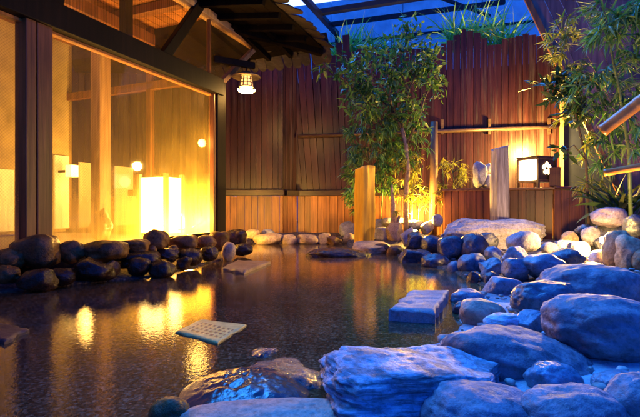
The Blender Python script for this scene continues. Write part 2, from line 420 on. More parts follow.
# ------------------------------------------------------------------ ground, pool bed and water
POOL = np.array([(-3.4,.9),(-2.35,2.3),(-1.95,2.72),(-1.62,2.98),(-1.30,3.22),(-1.15,3.6),(-1.05,4.0),(-.90,4.45),(-.95,5.2),(-1.0,6.25),
                 (-.3,6.5),(.4,6.35),(.36,5.15),(.45,4.95),(.80,4.9),(.84,4.55),(.97,3.85),(1.08,3.5),(1.08,3.2),(1.08,2.8),(.80,2.42),(.68,2.08),
                 (.62,1.9),(.5,1.72),(.16,1.45),(.02,1.25),(.04,1.12),(-.2,1.05),(-.42,.98),(-.8,.55),(-2.6,.1)])
def pool_sd(X, Y):
    """signed distance to the pool edge, negative inside the pool"""
    d = np.full(X.shape, 1e9); ins = np.zeros(X.shape, bool)
    n = len(POOL)
    for i in range(n):
        ax, ay = POOL[i]; bx, by = POOL[(i+1) % n]
        ex, ey = bx-ax, by-ay
        t = np.clip(((X-ax)*ex + (Y-ay)*ey) / (ex*ex+ey*ey), 0, 1)
        d = np.minimum(d, np.hypot(X-ax-t*ex, Y-ay-t*ey))
        c = ((ay > Y) != (by > Y)) & (X < (bx-ax)*(Y-ay)/(by-ay+1e-12) + ax)
        ins ^= c
    return np.where(ins, -d, d)
def ground_z(X, Y):
    X = np.asarray(X, float); Y = np.asarray(Y, float)
    s = pool_sd(X, Y)
    bank = .012 + .055*np.clip(s, 0, 1.6)
    z = np.where(s < 0, np.maximum(-.30, s*2.2 - .01), bank)
    far = np.clip((Y - 5.6)/.8, 0, 1); z = np.where((s > 0) & (far > 0), z*(1-far) + .085*far, z)
    return z
gx = np.unique(np.concatenate([np.linspace(-300, -8, 8), np.linspace(-8, -3.4, 10), np.linspace(-3.4, 4.6, 180), np.linspace(4.6, 9, 10), np.linspace(9, 300, 8)]))
gy = np.unique(np.concatenate([np.linspace(-100, -3, 6), np.linspace(-3, .3, 8), np.linspace(.3, 7.8, 170), np.linspace(7.8, 14, 8), np.linspace(14, 400, 8)]))
GX, GY = np.meshgrid(gx, gy)
GZ = ground_z(GX, GY)
fine = (np.abs(GX) < 5) & (GY < 8) & (GY > .2)
for idx in np.argwhere(fine):
    i, j = idx
    p = Vector((GX[i,j]*3.3, GY[i,j]*3.3, 0))
    GZ[i,j] += .016*noise.noise(p) + .008*noise.noise(p*3.1)
GZ[~fine & (GZ > 0)] = .10
nv = len(gx)
me = bpy.data.meshes.new('ground')
me.from_pydata([(GX[i,j], GY[i,j], GZ[i,j]) for i in range(len(gy)) for j in range(nv)], [],
               [(i*nv+j, i*nv+j+1, (i+1)*nv+j+1, (i+1)*nv+j) for i in range(len(gy)-1) for j in range(nv-1)])
me.polygons.foreach_set('use_smooth', [True]*len(me.polygons))
m, nt, out = nmat('mortar_and_gravel')
tc = N(nt, 'ShaderNodeTexCoord').outputs['Object']
n1 = tex(nt, tc, 6, 7, .65); n2 = tex(nt, tc, 45, 6, .7)
mort = ramp(nt, n1, [(.34, (.30,.30,.31)), (.5, (.52,.55,.58)), (.66, (.70,.74,.78))])
vor = N(nt, 'ShaderNodeTexVoronoi', Scale=38.0); nt.links.new(tc, vor.inputs[0])
grav = mixc(nt, ramp(nt, n1, [(.3, (.10,.07,.045)), (.7, (.24,.17,.11))]), ramp(nt, vor.outputs['Distance'], [(.05, (1.2,1.2,1.2)), (.6, (.25,.25,.25))]), .9, 'MULTIPLY')
sx = N(nt, 'ShaderNodeSeparateXYZ'); nt.links.new(tc, sx.inputs[0])
mr = nt.nodes.new('ShaderNodeMapRange'); mr.inputs[1].default_value = 2.5; mr.inputs[2].default_value = 3.1
lx = nt.nodes.new('ShaderNodeMapRange'); lx.inputs[1].default_value = .1; lx.inputs[2].default_value = -.3; lx.inputs[3].default_value = 0; lx.inputs[4].default_value = 4
nt.links.new(sx.outputs[0], lx.inputs[0])
nt.links.new(math_(nt, 'ADD', lx.outputs[0], math_(nt, 'ADD', sx.outputs[1], math_(nt, 'MULTIPLY', n1, .4))), mr.inputs[0])
vp = N(nt, 'ShaderNodeTexVoronoi', Scale=42.0); nt.links.new(tc, vp.inputs[0])
vs_ = N(nt, 'ShaderNodeSeparateXYZ'); nt.links.new(vp.outputs['Color'], vs_.inputs[0]); vcol = vs_.outputs[0]
pebc = mixc(nt, ramp(nt, vp.outputs['Distance'], [(.1,(1.3,1.3,1.3)),(.55,(.15,.15,.15))]), ramp(nt, vcol, [(0,(.10,.06,.03)),(.5,(.30,.19,.09)),(1,(.62,.46,.28))]), 1.0, 'MULTIPLY')
bed = nt.nodes.new('ShaderNodeMapRange'); bed.inputs[1].default_value = -.015; bed.inputs[2].default_value = .012
nt.links.new(sx.outputs[2], bed.inputs[0])
c = mixc(nt, mort, grav, mr.outputs[0])
c = mixc(nt, mixc(nt, (.05,.03,.015), pebc, .9), c, bed.outputs[0])
b = N(nt, 'ShaderNodeBsdfPrincipled', Roughness=.75); nt.links.new(c, b.inputs['Base Color'])
bp = N(nt, 'ShaderNodeBump', Strength=.9, Distance=.03)
nt.links.new(math_(nt, 'ADD', n2, math_(nt, 'MULTIPLY', vor.outputs['Distance'], mr.outputs[0])), bp.inputs['Height'])
nt.links.new(bp.outputs[0], b.inputs['Normal']); nt.links.new(b.outputs[0], out.inputs[0])
me.materials.append(m)
go = bpy.data.objects.new('ground', me); COL.objects.link(go); tag(go, kind='structure')

# water: a flat sheet at z = 0, dark and clear with small ripples
m, nt, out = nmat('pool_water')
tc = N(nt, 'ShaderNodeTexCoord').outputs['Object']
b1 = tex(nt, tc, 70, 3, .6, stretch=(1, .8, 1)); b2 = tex(nt, tc, 9, 4, .55, stretch=(1.6, .8, 1)); b3 = tex(nt, tc, 150, 2, .5)
h = math_(nt, 'ADD', math_(nt, 'MULTIPLY', b1, .85), math_(nt, 'ADD', math_(nt, 'MULTIPLY', b2, .8), math_(nt, 'MULTIPLY', b3, .12)))
bp = N(nt, 'ShaderNodeBump', Strength=.055, Distance=.012); nt.links.new(h, bp.inputs['Height'])
gl = N(nt, 'ShaderNodeBsdfGlossy', Roughness=.025); gl.inputs[0].default_value = (1, 1, 1, 1)
tr = N(nt, 'ShaderNodeBsdfTransparent'); tr.inputs[0].default_value = (.80, .62, .42, 1)
df = N(nt, 'ShaderNodeBsdfDiffuse'); df.inputs[0].default_value = (.10, .055, .020, 1)
vw = N(nt, 'ShaderNodeTexVoronoi', Scale=120.0); nt.links.new(tc, vw.inputs[0])
vws = N(nt, 'ShaderNodeSeparateXYZ'); nt.links.new(vw.outputs['Color'], vws.inputs[0])
wcol = mixc(nt, ramp(nt, vws.outputs[0], [(0,(.08,.042,.015)),(.7,(.22,.125,.047)),(1,(.46,.29,.13))]), ramp(nt, tex(nt, tc, 2.5, 4), [(.3,(.55,.55,.55)),(.7,(1.2,1.2,1.2))]), 1.0, 'MULTIPLY')
nt.links.new(wcol, df.inputs[0])
inner = N(nt, 'ShaderNodeMixShader'); inner.inputs[0].default_value = .55
nt.links.new(tr.outputs[0], inner.inputs[1]); nt.links.new(df.outputs[0], inner.inputs[2])
fr = N(nt, 'ShaderNodeFresnel', IOR=1.48); nt.links.new(bp.outputs[0], fr.inputs['Normal']); nt.links.new(bp.outputs[0], gl.inputs['Normal'])
mx = N(nt, 'ShaderNodeMixShader'); nt.links.new(fr.outputs[0], mx.inputs[0])
nt.links.new(inner.outputs[0], mx.inputs[1]); nt.links.new(gl.outputs[0], mx.inputs[2]); nt.links.new(mx.outputs[0], out.inputs[0])
mb = MB(); mb.add([(-4.2,-.2,0),(2.2,-.2,0),(2.2,6.9,0),(-4.2,6.9,0)], [(0,1,2,3)])
wat = mb.build('water', m); tag(wat, kind='structure')

# ------------------------------------------------------------------ rocks
_ico = {}
def ico(sub):
    if sub not in _ico:
        bm = bmesh.new(); bmesh.ops.create_icosphere(bm, subdivisions=sub, radius=1)
        bm.verts.ensure_lookup_table()
        _ico[sub] = (np.array([v.co[:] for v in bm.verts]), [[v.index for v in f.verts] for f in bm.faces]); bm.free()
    return _ico[sub]
def rock_verts(seed, style, sub, roll=0.0):
    V, F = ico(sub); V = V.copy(); r = random.Random(seed)
    n = {'s': 4.0, 'r': 2.15, 'b': 3.2, 'a': 2.6, 'f': 2.8, 'l': 2.3}[style]
    k = (np.abs(V)**n).sum(1)**(-1.0/n); V = V * k[:, None]
    cuts = {'s': 9, 'r': 3, 'b': 5, 'a': 11, 'f': 5, 'l': 4}[style]; depth = {'s': (.62,.9), 'r': (.82,.95), 'b': (.72,.92), 'a': (.52,.82), 'f': (.75,.95), 'l': (.7,.9)}[style]
    soft = {'s': .92, 'r': .35, 'b': .7, 'a': .95, 'f': .7, 'l': .5}[style]
    for _ in range(cuts):
        d = Vector((r.gauss(0,1), r.gauss(0,1), r.gauss(0,.9))).normalized(); dd = np.array(d[:])
        e = np.maximum(0, V @ dd - r.uniform(*depth)); V = V - soft * e[:, None] * dd
    o = Vector((r.uniform(-50,50), r.uniform(-50,50), r.uniform(-50,50)))
    amp = {'s': .17, 'r': .17, 'b': .16, 'a': .22, 'f': .16, 'l': .26}[style]
    out = np.empty_like(V)
    for i, p in enumerate(V):
        q = Vector(p)
        dsp = amp * (noise.noise(q*1.1 + o) + .5*noise.noise(q*2.4 + o) + .26*noise.noise(q*5 + o) + .13*noise.noise(q*10 + o))
        if sub >= 5: dsp += amp*(.09*noise.noise(q*21 + o) + .05*noise.noise(q*40 + o) - .10*max(0, .25-abs(noise.noise(q*3.1 + o*1.3)))*2)
        out[i] = p * (1 + dsp)
    c, s_ = math.cos(roll), math.sin(roll)
    R = np.array([[c, 0, s_], [0, 1, 0], [-s_, 0, c]])
    return out, F, R
SEED = [100]
def rock(x0, x1, y0, y1, Y, style, mat, label, group, dep=None, roll=0, name='rock', sub=None, asp=None, cat='rock'):
    """stone filling a surveyed outline at depth Y; the depth of the stone follows its width unless given"""
    SEED[0] += 1
    wpx = x1 - x0
    if sub is None: sub = 5 if wpx > 55 else (4 if wpx > 14 else 3)
    V, F, R = rock_verts(SEED[0], style, sub, roll)
    W = (x1-x0)/FPX*Y; H = (y1-y0)/FPX*Y
    D = dep if dep else max(.75*W, .9*min(W, H))
    V = (V * np.array([W*.5, D*.5, H*.5])) @ R.T
    mn, mxx = V.min(0), V.max(0)
    V = (V - (mn+mxx)/2) / (mxx-mn) * np.array([W, D, H])
    ctr = at((x0+x1)/2, (y0+y1)/2, Y)
    base = Vector((ctr.x, ctr.y, ctr.z - H/2))
    V[:, 2] += H/2
    me = bpy.data.meshes.new(name); me.from_pydata(V.tolist(), [], F)
    me.polygons.foreach_set('use_smooth', [True]*len(me.polygons)); me.materials.append(M[mat])
    o = bpy.data.objects.new(name, me); COL.objects.link(o); o.location = base
    return tag(o, label, cat, group)

GL = 'rocks edging the pool below the glass wall'
for a in [
 (15,59,234,270,3.00,'b','r_brown','large squared brown boulder at the foot of the dark glass-wall post'),
 (-6,27,247,271,2.92,'r','r_brown','rounded brown rock at the left picture edge beside the large squared boulder'),
 (-8,19,265,284,2.72,'r','r_brown','low brown rock at the left picture edge with its foot in the water'),
 (20,55,268,293,2.72,'f','r_dark','long dark wet rock lying in front of the large squared boulder'),
 (59,86,240,264,3.14,'r','r_brown','smooth brown rock just right of the large squared boulder'),
 (84,127,240,264,3.22,'f','r_brown','wide brown rock with a groove along its top under the glass pane'),
 (71,113,257,283,3.00,'a','r_dark','jagged dark rock with a rough glinting top edge, under the grooved brown rock'),
 (47,75,268,286,2.86,'r','r_dark','small dark rock between the long dark rock and the jagged one'),
 (121,149,239,255,3.42,'f','r_brown','flat brown rock left of the round upright boulder'),
 (102,119,260,277,3.12,'a','r_brown','small brown wedge of rock right of the jagged dark rock'),
 (128,151,257,277,3.22,'r','r_dark','round glossy black rock at the waterline below the long dark slab-like rock'),
 (143,169,229,251,3.60,'r','r_brown','round upright brown boulder silhouetted against the bright floor lantern'),
 (168,199,235,250,3.85,'f','r_brown','long low brown rock directly right of the round upright boulder'),
 (195,217,235,250,4.10,'r','r_brown','brown rock under the far end of the large glass pane'),
 (155,179,248,263,3.60,'a','r_dark','dark angular rock below the round upright boulder'),
 (118,160,251,268,3.36,'f','r_dark','long dark slab-like rock lying beneath the round upright boulder'),
 (149,175,259,279,3.26,'r','r_dark','dark rock dipping into the water left of the small craggy stone'),
 (177,202,248,266,3.70,'r','r_dark','dark rock with a glinting top, right of the small craggy stone'),
 (201,219,246,262,3.98,'r','r_dark','small round dark rock between the far glass-wall post and the water'),
 (175,192,256,271,3.50,'a','r_dark','small craggy wet stone glinting at the waterline'),
 (210,229,231,252,4.40,'b','r_brown','tilted brown rock at the foot of the far glass-wall post'),
 (223,247,229,248,4.70,'f','r_dark','dark tilted rock with a pale stripe beside the far glass-wall post'),
 (222,236,242,262,4.20,'b','r_tan','pale upright flat stone standing beside the tan stepping slab'),
 (232,253,243,256,4.55,'r','r_dark','dark low rock behind the tan stepping slab'),
 (147,157,245,255,3.52,'r','r_brown','pebble-sized brown stone at the left foot of the round upright boulder'),
 (168,179,245,254,3.68,'r','r_brown','pebble-sized brown stone at the right foot of the round upright boulder'),
]: rock(*a[:7], a[7], GL, roll=RNG.uniform(-.12,.12))

GB = 'stones along the far pool edge'
for a in [
 (244,260,229,240,6.3,'r','r_tan','tan rounded stone nearest the pavilion on the far pool edge'),
 (261,275,229,239,6.5,'r','r_grey','small bluish white stone behind the far pool edge'),
 (253,284,233,246,6.05,'r','r_tan','broad pale tan stone on the far pool edge below the bluish white one'),
 (281,298,234,246,6.05,'r','r_tan','tan stone in the middle of the far pool edge, right of the broad pale one'),
 (296,320,234,245,6.1,'f','r_tan','flat elongated tan stone on the far pool edge below the wall corner'),
 (318,331,233,246,6.1,'b','r_tan','short blocky tan stone right of the flat elongated stone'),
 (326,345,236,248,5.95,'a','r_brown','brown angular stone left of the yellow pillar at the waterline'),
 (339,356,221,238,6.55,'b','r_grey','upright grey stone behind the pillar against the orange boards'),
 (343,356,233,247,6.1,'r','r_tan','tan stone touching the left foot of the yellow pillar'),
 (372,387,219,233,6.35,'b','r_grey','grey block of stone behind the right side of the yellow pillar'),
 (374,392,227,243,6.0,'a','r_grey','pale grey angular stone right of the yellow pillar'),
 (385,405,222,243,5.9,'a','r_tan','pointed tan boulder under the tree trunk'),
 (381,408,217,226,6.3,'f','r_grey','flat grey stone at the foot of the tree'),
 (372,391,243,257,4.95,'a','r_brown','brown stone under the right end of the pillar slab'),
 (386,406,245,260,4.75,'r','r_brown','rounded brown stone at the waterline right of the pillar slab'),
 (404,424,220,231,6.1,'f','r_grey','low grey stone between the tree trunk and the log post'),
 (420,435,219,235,5.95,'a','r_grey','upright grey stone by the foot of the log post'),
 (432,443,214,227,5.8,'r','r_grey','small round pale grey stone beside the foot of the log post'),
]: rock(*a[:7], a[7], GB, roll=RNG.uniform(-.12,.12))
rock(351,393,241,254,5.25,'f','r_tan','flat tan stone carrying the yellow pillar at the water edge', GB, dep=.95, sub=4)

GR = 'rocks piled along the right bank'
for a in [
 (400,420,227,247,5.0,'a','r_grey','grey angular rock at the left end of the right bank pile'),
 (405,433,231,253,4.65,'a','r_blued','dark pointed rock leaning left in the right bank pile'),
 (399,431,249,271,4.15,'a','r_blued','jagged wet rock jutting into the water at the left end of the bank'),
 (421,443,235,255,4.4,'r','r_blued','round dark blue rock in front of the small round pale grey stone'),
 (421,451,253,273,3.85,'r','r_blued','low wet rock at the waterline with a rusty left side'),
 (438,463,235,263,4.1,'b','r_blued','tall dark blocky rock under the left end of the long slab'),
 (459,489,233,264,4.05,'r','r_blued','tallest dark rounded rock in front of the long slab'),
 (475,498,232,251,4.25,'r','r_blued','dark rock half hidden right of the tallest rounded rock'),
 (457,486,253,281,3.5,'r','r_blue','grey blue rounded rock at the waterline below the tallest rock'),
 (447,461,261,277,3.55,'r','r_blue','small blue stone at the waterline left of the grey blue rounded rock'),
 (467,483,271,290,3.05,'a','r_blued','small wet stone at the waterline under the grey blue rounded rock'),
 (479,503,257,279,3.3,'a','r_blue','angular blue rock with a brown left face in the middle of the pile'),
 (481,499,271,289,3.0,'r','r_blued','dark stone wedged below the angular blue rock'),
 (484,501,246,263,3.75,'r','r_blue','bright blue smooth stone in front of the long slab'),
 (484,522,276,301,2.62,'f','r_blue','slanting blue rock with a tan left end above the tan boulder'),
 (450,485,289,308,2.45,'r','r_blue','rounded blue rock at the waterline beyond the tan boulder'),
 (502,527,258,284,3.0,'b','r_blue','block of blue rock with a steep left face beside the lit stone'),
 (506,540,231,253,3.75,'r','r_grey','oval grey rock resting against the lit end of the long slab'),
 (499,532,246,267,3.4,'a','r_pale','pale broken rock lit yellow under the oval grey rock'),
 (523,564,253,281,2.95,'r','r_blue','teal blue rounded boulder in front of the dark round one'),
 (550,584,248,269,3.2,'r','r_blued','dark round boulder behind the teal blue boulder'),
 (536,636,264,312,2.3,'r','r_purple','broad purple blue boulder sloping down to the right behind the two large ones'),
 (575,609,262,282,2.95,'r','r_blue','blue boulder between the dark round one and the gravel'),
 (452,474,301,319,2.18,'r','r_blued','small dark wet stone at the waterline left of the tan boulder'),
]: rock(*a[:7], a[7], GR, roll=RNG.uniform(-.15,.15))

GS = 'rocks around the buried spotlight'
for a in [
 (541,558,242,256,3.9,'r','r_grey','small grey stone at the right end of the long slab'),
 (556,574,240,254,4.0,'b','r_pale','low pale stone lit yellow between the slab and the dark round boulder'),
 (561,579,231,247,4.35,'r','r_tan','tan rounded stone by the corner of the wooden counter'),
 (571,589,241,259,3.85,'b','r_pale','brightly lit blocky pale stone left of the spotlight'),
 (582,600,226,246,4.2,'r','r_grey','egg shaped grey stone behind the spotlight'),
 (575,597,224,240,4.5,'r','r_blued','dark stone behind the egg shaped grey stone'),
 (591,607,249,269,3.45,'b','r_pale','brightly lit pale block under the spotlight'),
 (604,630,230,273,3.3,'b','r_tan','tall upright brown stone right of the spotlight'),
 (617,643,234,276,3.2,'l','r_tan','lumpy knobbed stone at the right picture edge'),
 (592,628,207,228,4.15,'f','r_purple','purple flat rock on top of the pile under the strap leaves'),
 (633,650,250,275,3.1,'r','r_tan','brown stone cut by the right picture edge at the gravel'),
 (624,648,214,238,3.75,'r','r_blued','dark rock under the strap-leaved plant at the right edge'),
]: rock(*a[:7], a[7], GS, roll=RNG.uniform(-.12,.12))

GF = 'boulders set in mortar in the foreground'
def frock(*a, **k): return rock(*a, GF, name='boulder', cat='boulder', **k)
frock(460,507,299,333,1.95,'r','r_pink','tan sloping boulder at the waterline behind the long purple boulder', roll=.15)
frock(511,577,280,318,1.95,'r','r_blue','domed grey blue boulder behind the large one at the right edge')
frock(483,521,313,335,1.72,'r','r_gneiss','low speckled blue rock in front of the tan boulder')
frock(510,550,311,336,1.70,'a','r_blue','small blue rock below the domed boulder beside the pale mortar')
frock(547,668,295,366,1.52,'r','r_purple','large purple boulder at the right edge with a pitted left end', roll=.12)
frock(440,598,326,400,1.42,'r','r_purple','long purple blue boulder sloping down to the right in mid foreground', roll=.20, dep=.36)
frock(318,516,352,414,1.22,'s','r_gneiss','large banded pale blue rock with wavy layers beside the pool', roll=.10, dep=.46, sub=6)
frock(526,582,362,402,1.20,'r','r_blue','smooth blue boulder sunk in the mortar below the long purple boulder', roll=.25)
frock(419,550,386,440,1.03,'r','r_purple','purple boulder with a pale vein at the bottom edge', roll=.1)
frock(520,632,388,450,.98,'r','r_purple','low purple boulder at the bottom edge, right of the veined one')
frock(592,650,370,412,1.18,'r','r_blue','dark blue boulder near the right edge below the pale mortar')
frock(606,690,376,450,1.0,'r','r_purple','purple boulder cut off by the bottom right corner')
frock(176,396,411,446,1.05,'f','r_pink','flat pinkish purple kerb rock along the bottom edge', dep=.22)
frock(148,190,398,430,1.10,'r','r_brown','small brown rock left of the flat kerb rock at the bottom edge')
rock(224,337,367,406,1.36,'l','r_wet','low wet rock washed by bubbling water, glinting gold', 'rocks in the pool', dep=.40, sub=6, name='rock')
rock(248,278,350,362,1.58,'a','r_wet','small craggy stone glinting gold behind the washed rock', 'rocks in the pool', sub=4)
rock(305,372,248,264,4.7,'f','r_dark','dark flat stone barely breaking the water before the pillar', 'rocks in the pool', dep=.45)
mb = MB(); V1, F1 = ico(2); r_ = random.Random(5)
px_ = np.array([[r_.uniform(.05,3.6), r_.uniform(1.0,5.2)] for _ in range(6000)]); sd_ = pool_sd(px_[:,0], px_[:,1])
keep = [(x, y) for (x, y), d in zip(px_, sd_) if d > .02 and r_.random() < (.55 if y > 2.3 else .35)][:1500]
zz = ground_z(np.array([k[0] for k in keep]), np.array([k[1] for k in keep]))
for (x, y), z in zip(keep, zz):
    sc_ = .006 + .022*r_.random()**2.2; a = r_.uniform(0, 6.28)
    k3 = Vector((sc_*r_.uniform(.8,1.4), sc_*r_.uniform(.8,1.2), sc_*r_.uniform(.45,.8)))
    nn = Vector((r_.uniform(-9,9), r_.uniform(-9,9), 0))
    vs = []
    for p in V1:
        q = Vector(p)*(1 + .22*noise.noise(Vector(p)*1.4 + nn)); q = Vector((q.x*k3.x, q.y*k3.y, q.z*k3.z))
        vs.append(Matrix.Rotation(a,3,'Z') @ q + Vector((x, y, z + .008)))
    mb.add(vs, F1, smooth=True)
tag(mb.build('pebbles', M['pebble']), kind='stuff')
# long stone slab before the counter
o = rock(434,546,218,258,4.75,'b','r_pale','long pale stone slab lying in front of the wooden counter', None, dep=.42, name='stone_slab', sub=6, cat='stone slab', roll=.03)
SEED[0] = 400
rock(588,632,224,254,4.2,'b','r_blued','dark rock directly beneath the purple flat rock', GS)
SEED[0] = 176
# stones on the counter top
CT = .55 + 17/FPX*5.75
GC = 'stones on the counter top'
for a in [
 (473,487,161,189,5.78,'a','r_grey','tall pointed grey stone on the left half of the counter'),
 (483,493,163,175,5.86,'a','r_grey','small grey stone topmost of the counter heap behind the driftwood post'),
 (481,493,174,189,5.80,'b','r_grey','squat grey stone on the counter under the small topmost one'),
]: rock(*a[:7], a[7], GC)

mb = MB(); g = 64; ctr = wz0 = Vector((-.22, 1.26, 0))
vs = []
for i in range(g+1):
    for j in range(g+1):
        x, y = (i/g-.5)*2, (j/g-.5)*2; r = min(1, math.hypot(x, y)); k = (1-r*r)**1.2 if r < 1 else 0
        q = Vector((x*4.2, y*3.6, 3)); h = abs(noise.noise(q)) + .6*abs(noise.noise(q*2.3)) + .35*noise.noise(q*5)
        vs.append((ctr.x + x*.20, ctr.y + y*.19, -.006 + .052*max(0, 1-r*r) + k*(.011*h)))
mb.add(vs, [(i*(g+1)+j, (i+1)*(g+1)+j, (i+1)*(g+1)+j+1, i*(g+1)+j+1) for i in range(g) for j in range(g)], smooth=True)
m2, nt, out = nmat('churning_water')
b = N(nt, 'ShaderNodeBsdfPrincipled', Roughness=.05); b.inputs['Base Color'].default_value = (.05,.045,.04,1); b.inputs['Specular IOR Level'].default_value = .9
tc = N(nt, 'ShaderNodeTexCoord').outputs['Object']
bp = N(nt, 'ShaderNodeBump', Strength=.22, Distance=.01); nt.links.new(tex(nt, tc, 60, 5, .65), bp.inputs['Height']); nt.links.new(bp.outputs[0], b.inputs['Normal'])
nt.links.new(b.outputs[0], out.inputs[0])
tag(mb.build('bubbling_water', m2), kind='structure')

# ------------------------------------------------------------------ stepping slabs in the water
def slab_mesh(top, h, jit, n=28):
    # worn cut stone: uneven top, chipped rim
    a, b_, c_, d_ = top; mb = MB(); vs = []; o_ = Vector((a.x*7, a.y*5, 1))
    for i in range(n+1):
        for j in range(n+1):
            u, v = i/n, j/n
            p = a*(1-u)*(1-v) + b_*u*(1-v) + c_*u*v + d_*(1-u)*v
            e = min(u, v, 1-u, 1-v); rim = max(0, 1-e*12)
            dz = jit*.35*noise.noise(p*16+o_) - rim**2*jit*(.7+1.4*max(0, noise.noise(p*22+o_)))
            dx = Vector((noise.noise(p*14+o_), noise.noise(p*14-o_), 0))*jit*1.3*rim
            vs.append(p + dx + Vector((0,0,dz)))
    fs = [(i*(n+1)+j, (i+1)*(n+1)+j, (i+1)*(n+1)+j+1, i*(n+1)+j+1) for i in range(n) for j in range(n)]
    ring = [i*(n+1) for i in range(n+1)] + [n*(n+1)+j for j in range(1,n+1)] + [i*(n+1)+n for i in range(n-1,-1,-1)] + [j for j in range(n-1,0,-1)]
    m = len(ring); k0 = len(vs)
    vs += [vs[r]+Vector((0,0,-h*.2)) for r in ring] + [vs[r]+Vector((0,0,-h)) for r in ring]
    for q in range(m):
        q2 = (q+1) % m
        fs += [(ring[q], k0+q, k0+q2, ring[q2]), (k0+q, k0+m+q, k0+m+q2, k0+q2)]
    mb.add(vs, fs); mb.sm = [True]*(n*n) + [False]*(len(fs)-n*n)
    return mb
def slab(top, h, mat, name, label, group=None):
    mb = slab_mesh(top, h, .012)
    c = sum(top, Vector())/len(top)
    return thing_mesh(mb, name, mat, (c.x, c.y, top[0].z-h), label, 'stepping slab', group)
def wz(px, py, z): 
    Y = (CAMZ - z)*FPX/(py-HY); return Vector(((px-CX)/FPX*Y, Y, z))
GSL = 'cut stone slabs in the pool'
slab([wz(389,308,.06), wz(434,311,.06), wz(449,289,.06), wz(412,289,.06)], .5, M['slab'], 'stepping_slab', 'blue grey square slab in the water before the right bank', GSL)
slab([wz(222,267,.028), wz(244,271,.028), wz(271,260.5,.028), wz(237,259.5,.028)], .5, M['slab_tan'], 'stepping_slab', 'tan slab in the water beside the dark rocks of the glass wall', GSL)
slab([wz(-20,330,.02), wz(4,340,.02), wz(29,328,.02), wz(0,322,.02)], .5, M['slab_dark'], 'stepping_slab', 'dim grey slab at the left picture edge, half in shadow', GSL)
# perforated slab
m, nt, out = nmat('perforated_pale_stone')
tc = N(nt, 'ShaderNodeTexCoord').outputs['UV']
sx = N(nt, 'ShaderNodeSeparateXYZ'); nt.links.new(tc, sx.inputs[0])
def cell(s_, k):
    return math_(nt, 'ABSOLUTE', math_(nt, 'SUBTRACT', math_(nt, 'FRACT', math_(nt, 'MULTIPLY', s_, k)), .5))
hole = math_(nt, 'MULTIPLY', math_(nt, 'LESS_THAN', cell(sx.outputs[0], 9), .28), math_(nt, 'LESS_THAN', cell(sx.outputs[1], 6), .27))
inx = math_(nt, 'MULTIPLY', math_(nt, 'LESS_THAN', math_(nt, 'ABSOLUTE', math_(nt, 'SUBTRACT', sx.outputs[0], .55)), .39), math_(nt, 'LESS_THAN', math_(nt, 'ABSOLUTE', math_(nt, 'SUBTRACT', sx.outputs[1], .5)), .36))
hole = math_(nt, 'MULTIPLY', hole, inx)
ob = N(nt, 'ShaderNodeTexCoord').outputs['Object']
c = mixc(nt, ramp(nt, tex(nt, ob, 30, 5), [(.3, (.62,.50,.10)), (.7, (.88,.74,.20))]), (.10,.075,.035), hole)
b = N(nt, 'ShaderNodeBsdfPrincipled', Roughness=.4); nt.links.new(c, b.inputs['Base Color'])
bp = N(nt, 'ShaderNodeBump', Strength=.8, Distance=.008); bp.invert = True; nt.links.new(hole, bp.inputs['Height']); nt.links.new(bp.outputs[0], b.inputs['Normal'])
nt.links.new(b.outputs[0], out.inputs[0])
ga, gb, gc, gd = wz(175,331,.009), wz(217.5,342,.009), wz(247,324,.009), wz(201,318.5,.009)
hh = .5; mb = slab_mesh((ga,gb,gc,gd), hh, .005)
ax, ay = (gb-ga), (gd-ga)
det = ax.x*ay.y - ax.y*ay.x
guv = lambda v: (((v.x-ga.x)*ay.y-(v.y-ga.y)*ay.x)/det, (ax.x*(v.y-ga.y)-ax.y*(v.x-ga.x))/det)
cc = (ga+gb+gc+gd)/4
thing_mesh(mb, 'drain_slab', m, (cc.x,cc.y,.009-hh), 'pale yellow perforated slab catching lamp light in the middle of the pool', 'drain slab', uv=guv)

# ------------------------------------------------------------------ glass pavilion
PA = Vector((-2.07, 3.34, 0)); PD = Vector((.379, .925, 0)).normalized(); PP = Vector((-PD.y, PD.x, 0))
def uvz(u, v, z): return PA + PD*u + PP*v + Vector((0,0,z))
def hit(px, py, v=0.0):
    """where the sight line of a survey pixel meets the plane at depth v behind the glass wall"""
    d = Vector(((px-CX)/FPX, 1, -(py-HY)/FPX)); o = Vector((0,0,CAMZ))
    n = PP; q = PA + PP*v
    return o + d * ((q-o).dot(n) / d.dot(n))
def toU(p): return (p-PA).dot(PD)
pav = empty('bath_pavilion', uvz(1, 1.2, .1), 'glass walled wooden bath house glowing amber inside, with a shingled roof', 'pavilion')
Z0 = .17
# floor, back wall, end wall, ceiling
mb = MB(); mb.prism([uvz(-2.6,-.02,.0), uvz(2.06,-.02,.0), uvz(2.06,2.6,.0), uvz(-2.6,2.6,.0)], (0,0,Z0-.01)); mb.build('floor', M['tile'], pav)
mb = MB(); mb.prism([uvz(-2.6,2.5,Z0), uvz(2.06,2.5,Z0), uvz(2.06,2.6,Z0), uvz(-2.6,2.6,Z0)], (0,0,2.7)); mb.build('back_wall', M['plaster'], pav)
mb = MB(); mb.prism([uvz(1.97,.05,.05), uvz(2.06,.05,.05), uvz(2.06,2.6,.05), uvz(1.97,2.6,.05)], (0,0,.16)); mb.build('sill', M['frame'], pav)
for v in (.95, 1.85):
    mb = MB(); mb.prism([uvz(1.98,v,.2), uvz(2.05,v,.2), uvz(2.05,v+.07,.2), uvz(1.98,v+.07,.2)], (0,0,2.65)); mb.build('mullion', M['frame_red'], pav)
mb = MB(); mb.prism([uvz(1.98,.05,2.05), uvz(2.05,.05,2.05), uvz(2.05,2.55,2.05), uvz(1.98,2.55,2.05)], (0,0,.10)); mb.build('transom', M['frame_red'], pav)
mb = MB()
